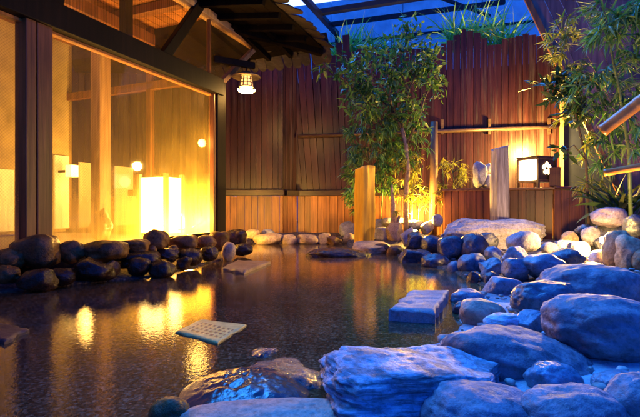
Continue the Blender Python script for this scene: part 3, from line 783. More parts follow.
for k in range(18):
    v = -.05 + k*.146
    z = 2.86
    mb.prism([uvz(-2.7,v,z), uvz(2.06,v,z), uvz(2.06,v+.138,z), uvz(-2.7,v+.138,z)], (0,0,.03))
mb.build('ceiling', M['amber_wood'], pav)
mb = MB()
for u in (-2.0,-1.3,-.6,.1,.8,1.5):
    mb.beam(uvz(u,.05,2.80), uvz(u,2.5,2.80), .10, .10)
mb.beam(uvz(-2.6,.95,2.68), uvz(2.0,.95,2.68), .13, .14)
mb.build('ceiling_beam', M['frame_red'], pav, bevel=.006)
# interior post + pale screens on the back wall
a = hit(100,100,1.2); b_ = hit(111,100,1.2); ua, ub = toU(a), toU(b_)
mb = MB(); mb.prism([uvz(ua,1.2,Z0), uvz(ub,1.2,Z0), uvz(ub,1.36,Z0), uvz(ua,1.36,Z0)], (0,0,2.62)); mb.build('inner_post', M['batten'], pav, bevel=.008)
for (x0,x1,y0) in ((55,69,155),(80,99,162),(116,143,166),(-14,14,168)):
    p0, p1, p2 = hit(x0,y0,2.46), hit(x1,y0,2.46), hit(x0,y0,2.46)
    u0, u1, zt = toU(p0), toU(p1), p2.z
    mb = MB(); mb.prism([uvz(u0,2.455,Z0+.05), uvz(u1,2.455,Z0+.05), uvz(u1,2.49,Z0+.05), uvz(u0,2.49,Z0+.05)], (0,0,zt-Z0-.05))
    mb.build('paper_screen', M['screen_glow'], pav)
# sill and dwarf wall
mb = MB(); mb.prism([uvz(-2.6,-.045,.02), uvz(2.1,-.045,.02), uvz(2.1,.045,.02), uvz(-2.6,.045,.02)], (0,0,Z0+.03)); mb.build('sill', M['frame'], pav, bevel=.006)
ZTOP = 2.88
def upost(px0, px1, v0, v1, mat, name, z0=.1, z1=ZTOP):
    u0, u1 = toU(hit(px0,150,v0)), toU(hit(px1,150,v0))
    mb = MB(); mb.prism([uvz(u0,v0,z0), uvz(u1,v0,z0), uvz(u1,v1,z0), uvz(u0,v1,z0)], (0,0,z1-z0)); return mb.build(name, mat, pav, bevel=.006)
upost(26,36.6,-.075,.05,M['frame_red'],'post'); upost(37.6,53,-.075,.05,M['frame_red'],'post')
upost(214,217.5,-.06,.02,M['frame_red'],'post',.1,hit(213,80).z); upost(217.8,226,-.08,.07,M['frame'],'post',.1,hit(213,80).z)
# sloped-looking head beam is level in reality: same height all along the wall
zb0, zb1 = hit(55,33).z, hit(55,12).z
zb = (hit(55,33).z + hit(213,95).z)/2; zt = (hit(55,11).z + hit(213,76).z)/2
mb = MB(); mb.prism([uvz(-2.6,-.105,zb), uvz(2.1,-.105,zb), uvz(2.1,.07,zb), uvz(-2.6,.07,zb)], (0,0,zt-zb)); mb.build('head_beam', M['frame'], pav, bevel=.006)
mb = MB(); mb.prism([uvz(-2.6,-.03,zb-.022), uvz(2.02,-.03,zb-.022), uvz(2.02,.03,zb-.022), uvz(-2.6,.03,zb-.022)], (0,0,.020)); mb.build('head_trim', M['amber_wood'], pav)
UE = toU(hit(255,42))
mb = MB(); mb.prism([uvz(-2.6,-.07,2.775), uvz(UE,-.07,2.775), uvz(UE,.06,2.775), uvz(-2.6,.06,2.775)], (0,0,.085)); mb.build('top_plate', M['batten'], pav, bevel=.006)
mb = MB(); mb.beam(uvz(UE-.03,-.0,2.775), uvz(toU(hit(214,88)),-.0,hit(213,90).z), .07, .06); mb.build('eave_bracket', M['batten'], pav, bevel=.005)
mb = MB()
pa, pb = hit(160,58), hit(196,2); mb.beam(uvz(toU(pa),-.05,zt-.03), uvz(toU(pb),-.05,2.84), .07, .11)
mb.build('strut', M['frame'], pav, bevel=.006)
mb = MB(); pa, pb = hit(50,22), hit(69,-5); mb.beam(uvz(toU(pa),-.05,zt-.03), uvz(toU(pb),-.05,2.84), .07, .09)
mb.build('strut', M['frame'], pav, bevel=.006)
mb = MB(); ur = toU(hit(208,60)); mb.prism([uvz(ur,-.025,zt), uvz(ur+.03,-.025,zt), uvz(ur+.03,.02,zt), uvz(ur,.02,zt)], (0,0,2.84-zt)); mb.build('mullion', M['frame_red'], pav)
mb = MB(); ur = toU(hit(148,20)); mb.prism([uvz(ur,.3,zt), uvz(ur+.10,.3,zt), uvz(ur+.10,.38,zt), uvz(ur,.38,zt)], (0,0,2.86-zt)); mb.build('inner_post', M['frame'], pav)
# panes
puv = lambda v: (toU(v), v.z)
def pane(u0, u1, z0, z1, mat, pts=None):
    mb = MB()
    q = pts or [uvz(u0,0,z0), uvz(u1,0,z0), uvz(u1,0,z1), uvz(u0,0,z1)]
    mb.add(q, [tuple(range(len(q)))]); return mb.build('glass_pane', mat, pav, uv=puv)
uL, uR = toU(hit(37,150)), toU(hit(216,150))
pane(-2.6, uL-.02, Z0+.03, zb-.024, M['glass']); pane(uL+.02, uR, Z0+.03, zb-.024, M['glass'])
mb = MB(); mb.add([uvz(2.015,.05,.21), uvz(2.015,2.5,.21), uvz(2.015,2.5,2.83), uvz(2.015,.05,2.83)], [(0,1,2,3)]); mb.build('glass_pane', M['glass_end'], pav, uv=lambda v: ((v-PA).dot(PP), v.z))
pane(-2.6, 1.98, zt+.001, 2.774, M['glass_top'])
e1 = toU(hit(214,88))
pane(0,0,0,0, M['glass_top'], [uvz(1.985,0,zt), uvz(2.1,0,zt), uvz(UE-.09,0,2.774), uvz(1.985,0,2.774)])
# roof: flared hip roof, shingled eaves
ZE = 2.74; OV = .953
CU = UE + .35      # far eave line (u)
def slope_z(v): return ZE + (.15*(v+OV) if v < 0 else .15*OV + .42*v)
Cc = at(325, 50, 6.04); CU = toU(Cc); 
mb = MB()
# underside boards (front slope and end slope), as one folded sheet with thickness
for k in range(14):
    v0 = -OV + k*.16; v1 = v0 + .155
    for (dz) in (0,):
        ue0 = CU - (v0+OV); ue1 = CU - (v1+OV)
        mb.hexa([uvz(-3.2,v0,slope_z(v0)), uvz(ue0,v0,slope_z(v0)), uvz(ue1,v1,slope_z(v1)), uvz(-3.2,v1,slope_z(v1)),
                 uvz(-3.2,v0,slope_z(v0)+.025), uvz(ue0,v0,slope_z(v0)+.025), uvz(ue1,v1,slope_z(v1)+.025), uvz(-3.2,v1,slope_z(v1)+.025)])
for k in range(14):
    w0 = k*.16; w1 = w0 + .155                      # distance in from the end eave
    z0_, z1_ = slope_z(w0-OV), slope_z(w1-OV)
    mb.hexa([uvz(CU-w0,w0-OV,z0_), uvz(CU-w0,3.9-w0,z0_), uvz(CU-w1,3.9-w1,z1_), uvz(CU-w1,w1-OV,z1_),
             uvz(CU-w0,w0-OV,z0_+.025), uvz(CU-w0,3.9-w0,z0_+.025), uvz(CU-w1,3.9-w1,z1_+.025), uvz(CU-w1,w1-OV,z1_+.025)])
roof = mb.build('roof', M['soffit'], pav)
mb = MB()
for k in range(14):
    u = CU - .55 - k*.36
    mb.beam(uvz(u,-OV+.05,slope_z(-OV+.05)-.035), uvz(u,0,slope_z(0)-.035), .06, .07)
for k in range(7):
    v = -.45 + k*.36
    mb.beam(uvz(CU-.05,v,ZE-.03), uvz(CU-.05-OV,v,slope_z(0)-.03), .06, .07)
mb.beam(uvz(CU-.03,-OV+.03,ZE-.04), uvz(CU-OV,0,slope_z(0)-.04), .09, .09)
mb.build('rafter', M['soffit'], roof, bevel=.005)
# shingles: rounded boards in three overlapping courses along both eaves
mb = MB()
def shingle(org, out, up, side, L, W, t, lift):
    pts = []
    for k in range(7):
        a = math.pi*k/6
        pts.append(org + out*(L*.5 + W*.5*math.sin(a)*1.1) + side*(-W*.5*math.cos(a)))
    pts = [org - out*L*.5 - side*W*.5] + pts + [org - out*L*.5 + side*W*.5]
    mb.prism(pts, up*t)
for course in range(4):
    inn = course*.17
    for k in range(int((CU+3.2)/.15)):
        u = -3.2 + k*.15 + RNG.uniform(-.02,.02) + (.07 if course % 2 else 0)
        v = -OV + inn + RNG.uniform(-.04,.03)
        if u > CU - inn: continue
        outd = (-PP + Vector((0,0,-.30 + RNG.uniform(-.12,.10)))).normalized()
        upn = PD.cross(outd).normalized(); upn = upn if upn.z > 0 else -upn
        shingle(uvz(u, v+.05, slope_z(v)+.03+.035*course+RNG.uniform(0,.02)), outd, upn, PD, .34, .16*RNG.uniform(.85,1.1), .014, 0)
    for k in range(int(3.6/.15)):
        v = -OV + inn + k*.15 + RNG.uniform(-.02,.02)
        u = CU - inn + RNG.uniform(-.03,.02)
        outd = (PD*.8 + Vector((0,0,(-1.0 if course == 0 else -.35) + RNG.uniform(-.15,.1)))).normalized()
        upn = outd.cross(PP).normalized(); upn = upn if upn.z > 0 else -upn
        shingle(uvz(u-.04, v, slope_z(inn-OV)+.03+.03*course+RNG.uniform(0,.015)), outd, upn, PP, .34, .15*RNG.uniform(.85,1.1), .014, 0)
mb.build('shingles', M['shingle'], roof)

# things inside the bath house
VF = .32
uc, ue = toU(hit(166,200,VF)), toU(hit(182,200,VF)); zl = hit(166,176,VF).z
vb = VF
while CX + uvz(uc, vb, 0).x/uvz(uc, vb, 0).y*FPX > 139.5: vb += .01
ln = empty('floor_lantern', uvz((uc+ue)/2,(VF+vb)/2,Z0), 'tall white glowing floor lantern with dark corner posts behind the glass', 'lantern')
mb = MB(); mb.prism([uvz(uc,VF,Z0+.05), uvz(ue,VF,Z0+.05), uvz(ue,vb,Z0+.05), uvz(uc,vb,Z0+.05)], (0,0,zl-Z0-.06)); mb.build('paper_shade', M['paper_big'], ln)
for (uu, vv) in ((uc,VF),(uc,vb),(ue,VF),(ue,vb)):
    mb = MB(); mb.prism([uvz(uu-.022,vv-.022,Z0), uvz(uu+.022,vv-.022,Z0), uvz(uu+.022,vv+.022,Z0), uvz(uu-.022,vv+.022,Z0)], (0,0,zl-Z0+.03)); mb.build('post', M['batten'], ln)
lamp('lantern_light', uvz(uc-.22,.27,Z0+.14), 85, WARM2, .05, ln)
lamp('lantern_light', uvz(min(ue+.17,1.9),.26,Z0+.16), 90, WARM2, .05, ln)
mbs = MB(); sl = hit(202,143,.16); us = toU(sl)
sc2 = empty('wall_sconce', sl, 'round glowing wall lamp high at the right end behind the glass', 'lamp')
mbs.lathe(sl, [(.0,-.05),(.035,-.04),(.05,0),(.035,.04),(0,.05)], 16); mbs.build('globe', M['sconce_glow'], sc2)
mb = MB(); mb.beam(sl + PD*.06, uvz(1.985,.16,sl.z), .03, .03); mb.build('arm', M['lantern_wood'], sc2)
lamp('sconce_light', sl - PD*.14 - PP*.03, 3.5, WARM2, .10, sc2)
sl = hit(72,171,2.2); 
sc3 = empty('wall_lantern', sl, 'small square glowing lantern at the back of the bath house', 'lamp')
mb = MB(); mb.box(sl, (.11,.11,.16), Matrix.Rotation(math.atan2(PD.y,PD.x),3,'Z')); mb.build('shade', M['sconce_glow'], sc3)
mb = MB(); mb.beam(sl, uvz(toU(sl),2.455,sl.z), .03, .03); mb.build('arm', M['lantern_wood'], sc3)
lamp('back_light', uvz(toU(sl),1.9,sl.z), 14, WARM, .1, sc3)
# ceiling lamps seen as yellow glints under the boards
cl = empty('ceiling_lamp', uvz(.55,1.5,2.74), 'long lit ceiling lamp near the top left of the glass', 'lamp')
mb = MB(); mb.box(uvz(.55,1.5,2.765), (.55,.08,.05), Matrix.Rotation(math.atan2(PD.y,PD.x),3,'Z')); mb.build('diffuser', M['shade_glow'], cl)
mb = MB(); mb.box(uvz(.55,1.5,2.81), (.60,.11,.04), Matrix.Rotation(math.atan2(PD.y,PD.x),3,'Z')); mb.build('housing', M['lantern_wood'], cl)
lamp('ceiling_light', uvz(.55,1.5,2.55), 5, WARM, .1, cl)
# cone of stone inside, hose on the far post
p = hit(102,222,.5)
V, F, R = rock_verts(991, 'a', 4)
V = V * np.array([.16,.14,.17]); V[:,0] *= (1.15 - .55*(V[:,2]+.17)/.34); V[:,1] *= (1.15 - .55*(V[:,2]+.17)/.34); V[:,2] -= V[:,2].min()
me = bpy.data.meshes.new('rock'); me.from_pydata(V.tolist(), [], F); me.polygons.foreach_set('use_smooth', [True]*len(me.polygons)); me.materials.append(M['r_brown'])
o = bpy.data.objects.new('rock', me); COL.objects.link(o); o.location = uvz(toU(p), .5, Z0-.01); tag(o, 'pointed brown rock indoors seen through the big glass pane', 'rock')
mb = MB(); pts = [hit(208,178,.1), hit(209.5,195,.1), hit(208.5,212,.1), hit(203,222,.12), hit(192,228,.15), hit(178,230,.2)]
mb.tube(pts, .008, 6); o = thing_mesh(mb, 'water_hose', M['rubber'], uvz(toU(pts[-1]),.2,pts[-1].z), 'thin dark hose curving down behind the far end of the glass', 'hose')

# ------------------------------------------------------------------ hanging lantern under the eave
hl = at(246.5, 84, 5.45)
mb = MB(); mb.beam(uvz(2.04,.0,hl.z+19*5.45/FPX), hl+Vector((.10,.035,19*5.45/FPX)), .05, 6.2*5.45/FPX); mb.build('lantern_arm', M['frame'], pav, bevel=.005)
hn = empty('hanging_lantern', hl + Vector((0,0,.0)), 'amber glass lantern with a round hat hanging under the eave', 'lantern')
k_ = 5.45/FPX
mb = MB(); mb.lathe(hl, [(.0,12.5*k_),(4*k_,12*k_),(14*k_,7.5*k_),(14.3*k_,6.5*k_),(4*k_,8.5*k_),(0,9*k_)], 24); mb.build('hat', M['brass'], hn)
mb = MB(); mb.lathe(hl, [(5*k_,7.0*k_),(6.6*k_,-3*k_)], 18); sg = mb.build('glass_shade', M['shade_glow'], hn)
mb = MB()
for k in range(10):
    a = 2*math.pi*k/10; c_, s_ = math.cos(a), math.sin(a)
    mb.beam(hl+Vector((5.2*k_*c_,5.2*k_*s_,7*k_)), hl+Vector((6.9*k_*c_,6.9*k_*s_,-3*k_)), .9*k_, .9*k_)
for r, z in ((5.5,4.5),(6.1,1.0),(6.9,-3.0)):
    mb.tube([hl+Vector((r*k_*math.cos(t*math.pi/8), r*k_*math.sin(t*math.pi/8), z*k_)) for t in range(17)], .5*k_, 5)
mb.build('cage', M['brass'], hn)
mb = MB(); mb.lathe(hl, [(0,-3*k_),(5*k_,-3.5*k_),(7.2*k_,-7*k_),(6*k_,-8.5*k_),(0,-9.5*k_)], 16); mb.build('bulb', M['bulb'], hn)
for k in range(7):
    a = 2*math.pi*k/7; mb = MB()
    mb.lathe(hl+Vector((8.0*k_*math.cos(a), 8.0*k_*math.sin(a), -6.5*k_)), [(0,-1.5*k_),(1.4*k_,0),(0,1.5*k_)], 8)
    mb.build('glass_drop', M['bulb'], hn)
mb = MB(); mb.tube([hl+Vector((0,0,12*k_)), hl+Vector((0,0,16*k_))], .010, 6); mb.build('hanger', M['lantern_wood'], hn)
lamp('hanging_light', hl + Vector((.02,-.02,-.145)), 11, WARM, .02, hn)

# ------------------------------------------------------------------ board fence and wall at the back
def planks(mb, A, B, z0, ztop, w, thick=.022, gap=.006, shift=None, jit=.0, mi=0):
    A = Vector((A[0],A[1],0)); B = Vector((B[0],B[1],0)); L = (B-A).length; d = (B-A).normalized(); n = Vector((d.y,-d.x,0))
    u = 0
    while u < L - .02:
        ww = w*RNG.uniform(.85,1.15); u1 = min(u+ww, L)
        zt = ztop((u+u1)/2/L) if callable(ztop) else ztop
        s0 = shift(u/L) if shift else 0
        off = n*RNG.uniform(-jit, jit); hgt = zt - z0
        s1 = (shift(u1/L) if shift else 0)
        sw = 1.0
        p0 = A + d*(u+gap/2) + off; p1 = A + d*(u1-gap/2) + off
        q0 = p0 + d*s0; q1 = p1 + d*s1
        mb.hexa([p0+Vector((0,0,z0)), p1+Vector((0,0,z0)), p1-n*thick+Vector((0,0,z0)), p0-n*thick+Vector((0,0,z0)),
                 q0+Vector((0,0,zt)), q1+Vector((0,0,zt+RNG.uniform(-.006,.006))), q1-n*thick+Vector((0,0,zt)), q0-n*thick+Vector((0,0,zt))], mi)
        u = u1
def fY(px): return 7.33 + (px-297)/(560-297)*(6.42-7.33)     # depth of the fence along the photo
FA = Vector(((297-CX)/FPX*7.33, 7.33, 0)); FB = Vector(((562-CX)/FPX*6.40, 6.40, 0))
FD = (FB-FA).normalized(); FN = Vector((FD.y,-FD.x,0)); FL = (FB-FA).length
prof = [(297,57),(322,52),(324,33),(329,34),(331,54),(343,53),(345,34),(350,35),(352,52),(372,44),(380,52),(400,47),(430,50),(452,40),(462,30),(474,31),(478,32),(482,33),(486,45),(500,45),(505,38),(520,34),(530,36),(545,37),(562,38)]
def px_of_u(t):
    p = FA + FD*(FL*t); return CX + p.x/p.y*FPX
def fence_top(t):
    px = px_of_u(t); Y = (FA + FD*(FL*t)).y
    for (a, ya), (b_, yb) in zip(prof, prof[1:]):
        if a <= px <= b_:
            py = ya + (yb-ya)*(px-a)/(b_-a); return CAMZ - (py-HY)/FPX*Y + RNG.uniform(-.025,.025)
    return CAMZ + 165/FPX*Y
fence = empty('board_fence', (FA+FB)/2 + Vector((0,0,.05)), 'tall red brown board fence with uneven tops across the back of the garden', 'fence')
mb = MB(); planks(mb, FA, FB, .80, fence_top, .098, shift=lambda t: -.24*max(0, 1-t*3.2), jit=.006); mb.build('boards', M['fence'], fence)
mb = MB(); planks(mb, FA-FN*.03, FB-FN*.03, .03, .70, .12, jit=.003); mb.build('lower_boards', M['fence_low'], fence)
mb = MB(); mb.beam(FA+FN*.03+Vector((0,0,.75)), FB+FN*.03+Vector((0,0,.75)), .12, .095); mb.build('ledge', M['trim'], fence, bevel=.008)
rA = at(299,137,7.33); rB = at(556,127.5,6.43)
mb = MB(); mb.tube([rA+FN*.06, (rA+rB)/2+FN*.06, rB+FN*.06], .03, 10); mb.build('rail', M['rail'], fence)
mb = MB(); pb = Vector((FB.x,FB.y,0))+FN*.03-FD*.03
mb.prism([pb+Vector((0,0,.1)), pb+FD*.05+Vector((0,0,.1)), pb+FD*.05-FN*.06+Vector((0,0,.1)), pb-FN*.06+Vector((0,0,.1))], (0,0,CAMZ+(HY-97)/FPX*6.4-.1)); mb.build('end_post', M['batten'], fence, bevel=.005)
for px in (448, 492, 545):
    t = (px-297)/(562-297); p = FA + FD*(FL*t*1.02) + FN*.035
    zc = CAMZ + (HY-130)/FPX*fY(px)
    mb = MB(); mb.beam(p+Vector((0,0,zc-.08)), p+Vector((0,0,zc+.16)), .04, .03); mb.build('rail_bracket', M['rail'], fence)
# added dark sheet behind the boards, keeps back light out of the gaps
mb = MB(); mb.prism([FA-FN*.05+Vector((0,0,.1)), FB-FN*.05+Vector((0,0,.1)), FB-FN*.06+Vector((0,0,.1)), FA-FN*.06+Vector((0,0,.1))], (0,0,2.55)); mb.build('light_block', M['frame'], fence)

wall = empty('board_wall', Vector((-1.3,7.0,.05)), 'projecting board wall with a dark ledge behind the hanging lantern', 'wall')
WA = Vector((-5.2, 7.35, 0)); WB = Vector(((282-CX)/FPX*7.0, 7.0, 0)); WC = Vector(((297.5-CX)/FPX*7.36, 7.36, 0))
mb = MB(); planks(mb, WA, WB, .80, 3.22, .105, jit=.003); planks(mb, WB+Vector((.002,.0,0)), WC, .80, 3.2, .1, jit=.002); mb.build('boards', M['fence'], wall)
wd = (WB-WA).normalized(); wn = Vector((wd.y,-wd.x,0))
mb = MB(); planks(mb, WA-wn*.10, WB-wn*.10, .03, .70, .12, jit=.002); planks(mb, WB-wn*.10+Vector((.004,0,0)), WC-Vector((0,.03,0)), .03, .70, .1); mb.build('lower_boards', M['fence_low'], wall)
mb = MB(); mb.prism([WA-wn*.03+Vector((0,0,.81)), WB-wn*.03-wd*.01+Vector((0,0,.81)), WB-wn*.04-wd*.01+Vector((0,0,.81)), WA-wn*.04+Vector((0,0,.81))], (0,0,2.35)); mb.build('light_block', M['frame'], wall)  # unseen dark sheet added to stop light streaks between the wall boards
mb = MB(); mb.beam(WA+wn*.03+Vector((0,0,.75)), WB+wn*.03+wd*.05+Vector((0,0,.75)), .16, .10)
mb.beam(WB+Vector((.04,0.02,.748)), WC+Vector((.03,-.05,.748)), .12, .096); mb.build('ledge', M['trim'], wall, bevel=.008)
mb = MB(); mb.beam(WB+Vector((.0,-.014,.85)), WB+Vector((.0,-.014,3.2)), .03, .03); mb.build('corner_trim', M['trim'], wall)

# log post at the rail
lp0 = at(432.5, 219, 6.25); lp1 = at(434, 122, 6.25)
mb = MB(); mb.tube([Vector((lp0.x,lp0.y,.03)), (lp0+lp1)/2+Vector((.01,0,0)), lp1], [.062,.056,.052], 12)
thing_mesh(mb, 'log_post', M['log'], (lp0.x,lp0.y,.03), 'slim round log post standing before the fence left of the counter', 'post')

# navy wall right of the fence, leaning board screen at far right
mb = MB(); a = Vector((FB.x+.06, 6.46, 0)); b_ = Vector((5.6, 5.9, 0))
mb.prism([a+Vector((0,0,.02)), b_+Vector((0,0,.02)), b_+Vector((0,.12,.02)), a+Vector((0,.12,.02))], (0,0,3.05))
thing_mesh(mb, 'painted_wall', M['navy'], ((a.x+b_.x)/2, 6.2, .02), 'dark navy blue wall behind the bamboo right of the fence', 'wall')
scr = empty('leaning_screen', Vector((4.3,4.9,.05)), 'purple brown board screen leaning left behind the bamboo at upper right', 'screen')
SA = at(650,225,5.1); SB = Vector((5.6,4.3,0)); SA = Vector((SA.x,SA.y,0))
ztop_s = CAMZ + 250/FPX*5.1
mb = MB(); planks(mb, SA, SB, .05, ztop_s, .16, shift=lambda t: -1.38, jit=.004); mb.build('boards', M['screen'], scr)
sd = (SB-SA).normalized(); sn = Vector((sd.y,-sd.x,0))
mb = MB(); mb.beam(SA-sd*.04+Vector((0,0,.06)), SA-sd*.04-sd*1.38+Vector((0,0,ztop_s)), .07, .07, up=sn); mb.build('edge_post', M['fence_low'], scr, bevel=.006)

# ------------------------------------------------------------------ counter with lantern
cL = Vector(((445-CX)/FPX*6.0, 6.0, 0)); cM = Vector(((554-CX)/FPX*5.45, 5.45, 0)); cR = Vector(((586-CX)/FPX*5.62, 5.62, 0))
bk = Vector((.12,.55,0))
cnt = empty('wooden_counter', (cL+cM)/2+Vector((0,0,.05)), 'red brown boarded counter carrying the square lantern and stones', 'counter')
CT = CAMZ + 17.0/FPX*5.7
mb = MB(); planks(mb, cL, cM, .04, CT-.035, .105, jit=.002)
lb = cL+bk; mb.hexa([cL+Vector((0,.03,.04)), cM+Vector((0,.03,.04)), cM+bk*.9+Vector((0,0,.04)), lb+Vector((0,0,.04)), cL+Vector((0,.03,CT-.036)), cM+Vector((0,.03,CT-.036)), cM+bk*.9+Vector((0,0,CT-.036)), lb+Vector((0,0,CT-.036))])
mb.build('front_boards', M['counter'], cnt)
mb = MB(); planks(mb, cM+Vector((.006,0,0)), cR, .04, CT-.02, .13, jit=.001); mb.build('side_boards', M['fence_low'], cnt)
mb = MB(); d_ = (cM-cL).normalized(); n_ = Vector((d_.y,-d_.x,0))
mb.prism([cL-d_*.03+n_*.04+Vector((0,0,CT-.032)), cM+d_*.01+n_*.04+Vector((0,0,CT-.032)), cM+bk+Vector((0.02,0,CT-.032)), cL+bk+Vector((0,0,CT-.032))], (0,0,.032)); mb.build('counter_top', M['counter_top'], cnt, bevel=.005)
mb = MB(); mb.prism([cM+Vector((.016,-.02,CT-.018)), cR+Vector((.03,-.02,CT-.018)), cR+bk*.8+Vector((0,0,CT-.018)), cM+bk*.95+Vector((.04,0,CT-.018))], (0,0,.03)); mb.build('side_top', M['counter_top'], cnt, bevel=.005)

# andon lantern: cube turned on the counter
lc = at(536.5, 187, 5.72); lc.z = CT
la = empty('square_lantern', lc, 'square lantern with a lit paper face and a white flower cut-out on the counter', 'lantern')
RZ = Matrix.Rotation(math.radians(-67), 3, 'Z'); S2 = .158; zb_ = .085; hb = .30
def L3(x, y, z): return lc + RZ @ Vector((x*S2, y*S2, z))
mb = MB()
for sx_ in (-1,1):
    for sy_ in (-1,1): mb.beam(L3(sx_,sy_,0), L3(sx_,sy_,zb_+hb), .028, .028, up=RZ @ Vector((0,1,0)))
for z in (zb_, zb_+hb):
    for s_ in (-1,1):
        mb.beam(L3(-1,s_,z), L3(1,s_,z), .026, .026); mb.beam(L3(s_,-1,z), L3(s_,1,z), .025, .025)
mb.build('frame', M['lantern_wood'], la)
mb = MB(); mb.prism([L3(-1.1,-1.1,zb_+hb+.014), L3(1.1,-1.1,zb_+hb+.014), L3(1.1,1.1,zb_+hb+.014), L3(-1.1,1.1,zb_+hb+.014)], (0,0,.012))
mb.build('lid', M['lantern_wood'], la)
mb = MB(); e_ = .004
mb.prism([L3(-.9,-.98,zb_+.015), L3(.9,-.98,zb_+.015), L3(.9,-.98,zb_+hb-.015), L3(-.9,-.98,zb_+hb-.015)], RZ @ Vector((0,e_,0)))
mb.build('paper', M['paper'], la)
mb = MB()
mb.prism([L3(-.98,-.9,zb_+.015), L3(-.98,.9,zb_+.015), L3(-.98,.9,zb_+hb-.015), L3(-.98,-.9,zb_+hb-.015)], RZ @ Vector((e_,0,0)))
mb.build('paper', M['paper'], la)
mb = MB()
mb.prism([L3(.95,-.9,zb_+.015), L3(.95,.9,zb_+.015), L3(.95,.9,zb_+hb-.015), L3(.95,-.9,zb_+hb-.015)], RZ @ Vector((e_,0,0)))
pnl = mb.build('side_panel', M['lantern_wood'], la)
mb = MB()
for k in range(5):
    a = 2*math.pi*k/5 + .3
    cy_, cz_ = .32*math.cos(a), .055*math.sin(a)
    pts = [L3(1.0, -.0+cy_+.19*math.cos(t*math.pi/4), zb_+hb*.55+cz_+.034*math.sin(t*math.pi/4)) for t in range(8)]
    mb.prism(pts, RZ @ Vector((.003,0,0)))
mb.build('flower_cutout', M['paper'], pnl)
lamp('square_lantern_light', lc + Vector((.17,.36,.58)), 190, (1,.62,.12), .09, la)
lamp('square_lantern_light', lc + RZ @ Vector((-.06,-.32,.22)), 5, (1,.56,.16), .1, la)
bx = at(555, 187, 5.58); bx.z = CT + .012
mb = MB(); mb.box(bx+Vector((0,0,.12)), (.13,.12,.24), Matrix.Rotation(-.5,3,'Z')); mb.box(bx+Vector((0,0,.245)), (.15,.14,.014), Matrix.Rotation(-.5,3,'Z'))
thing_mesh(mb, 'wooden_box', M['counter'], bx, 'small upright wooden box beside the square lantern on the counter corner', 'box', bevel=.004)

# driftwood post and yellow pillar
def hewn(name, mat, px, py0, py1, Y, w, d_, rot, label, cat, seed, taper=1.0, rough=.012, sides=4, lean=0):
    ctr0 = at(px, py1, Y); ctr1 = at(px, py0, Y); H = ctr1.z - ctr0.z; rings = 40; seg = 32
    vs = []; r = random.Random(seed); o_ = Vector((seed*3.1, seed, 0))
    for i in range(rings+1):
        t = i/rings
        for k in range(seg):
            a = 2*math.pi*k/seg; n_ = 7 if sides == 4 else 2.4
            c_, s_ = math.cos(a), math.sin(a); rr = (abs(c_)**n_ + abs(s_)**n_)**(-1/n_)
            sc_ = (1 + (taper-1)*t)
            x, y = rr*c_*w/2*sc_, rr*s_*d_/2*sc_
            nn = 1 + rough/w*2*(noise.noise(Vector((c_*2.2, s_*2.2, t*H*2.2))+o_) + .6*noise.noise(Vector((c_*7, s_*7, t*H*1.2))+o_))
            p = Matrix.Rotation(rot,3,'Z') @ Vector((x*nn, y*nn, 0))
            tilt = (.035*math.sin(a+seed) if i == rings else 0)
            vs.append(ctr0 + p + Vector((lean*t, 0, t*H + tilt*.8)))
    fs = [(i*seg+k, i*seg+(k+1)%seg, (i+1)*seg+(k+1)%seg, (i+1)*seg+k) for i in range(rings) for k in range(seg)]
    fs.append(tuple(range(rings*seg, (rings+1)*seg)))
    mb = MB(); mb.add(vs, fs[:-1], smooth=True); mb.f.append(list(fs[-1])); mb.sm.append(False); mb.mi.append(0)
    return thing_mesh(mb, name, mat, ctr0, label, cat)
hewn('wooden_pillar', M['pillar'], 365, 168, 243.5, 5.55, .205, .205, math.radians(33), 'thick square yellow wooden pillar standing at the far pool edge', 'pillar', 3, rough=.016)
hewn('driftwood_post', M['trunk_grey'], 500, 147.5, 232, 5.2, .215, .20, .4, 'silvery driftwood post standing between the slab and the counter', 'post', 8, taper=.93, rough=.016, sides=3)

# ------------------------------------------------------------------ building and steel frame beyond the fence
bld = empty('concrete_building', Vector((3,12,.1)), 'plain blue grey concrete building rising behind the fence', 'building')
bA, bB = Vector((-1.6,12.6,0)), Vector((12,8.6,0)); bd = (bB-bA).normalized(); bn = Vector((bd.y,-bd.x,0))
BT = CAMZ + (HY-9)/FPX*12.5
mb = MB(); 
for k in range(7):
    u0 = k*2.0; u1 = u0+1.985
    mb.prism([bA+bd*u0+Vector((0,0,.05)), bA+bd*u1+Vector((0,0,.05)), bA+bd*u1-bn*.3+Vector((0,0,.05)), bA+bd*u0-bn*.3+Vector((0,0,.05))], (0,0,BT - .05))
mb.prism([bA-bn*.1+Vector((0,0,.05)), bA+bd*14-bn*.1+Vector((0,0,.05)), bA+bd*14-bn*3+Vector((0,0,.05)), bA-bn*3+Vector((0,0,.05))], (0,0,BT-.02-.05))
mb.build('wall', M['concrete'], bld)
mb = MB(); mb.beam(bA+bn*.03+Vector((0,0,BT-1.2)), bA+bd*14+bn*.03+Vector((0,0,BT-1.2)), .06, .05); mb.build('string_course', M['steel'], bld)
sf = empty('steel_frame', at(335,45,8.2), 'dark steel pergola beams above the fence against the blue building', 'pergola')
mb = MB(); mb.beam(at(303,-4,6.6), at(337,34,8.4), .09, .09); mb.build('beam', M['steel'], sf, bevel=.006)
mb = MB(); mb.beam(at(320,12.5,7.4), at(440,-6,7.0), .10, .09); mb.build('beam', M['steel'], sf, bevel=.006)
mb = MB(); mb.beam(at(331,24.5,8.0), at(505,2,7.6), .075, .075); mb.build('beam', M['steel'], sf, bevel=.006)
mb = MB(); q = at(337,34,8.4); mb.beam(q+Vector((0,0,.03)), Vector((q.x,q.y,.05)), .08, .08); mb.build('post', M['steel'], sf)
mb = MB(); mb.beam(at(425,-8,7.6), at(490,16,8.2), .05, .05); mb.build('beam', M['steel'], sf)
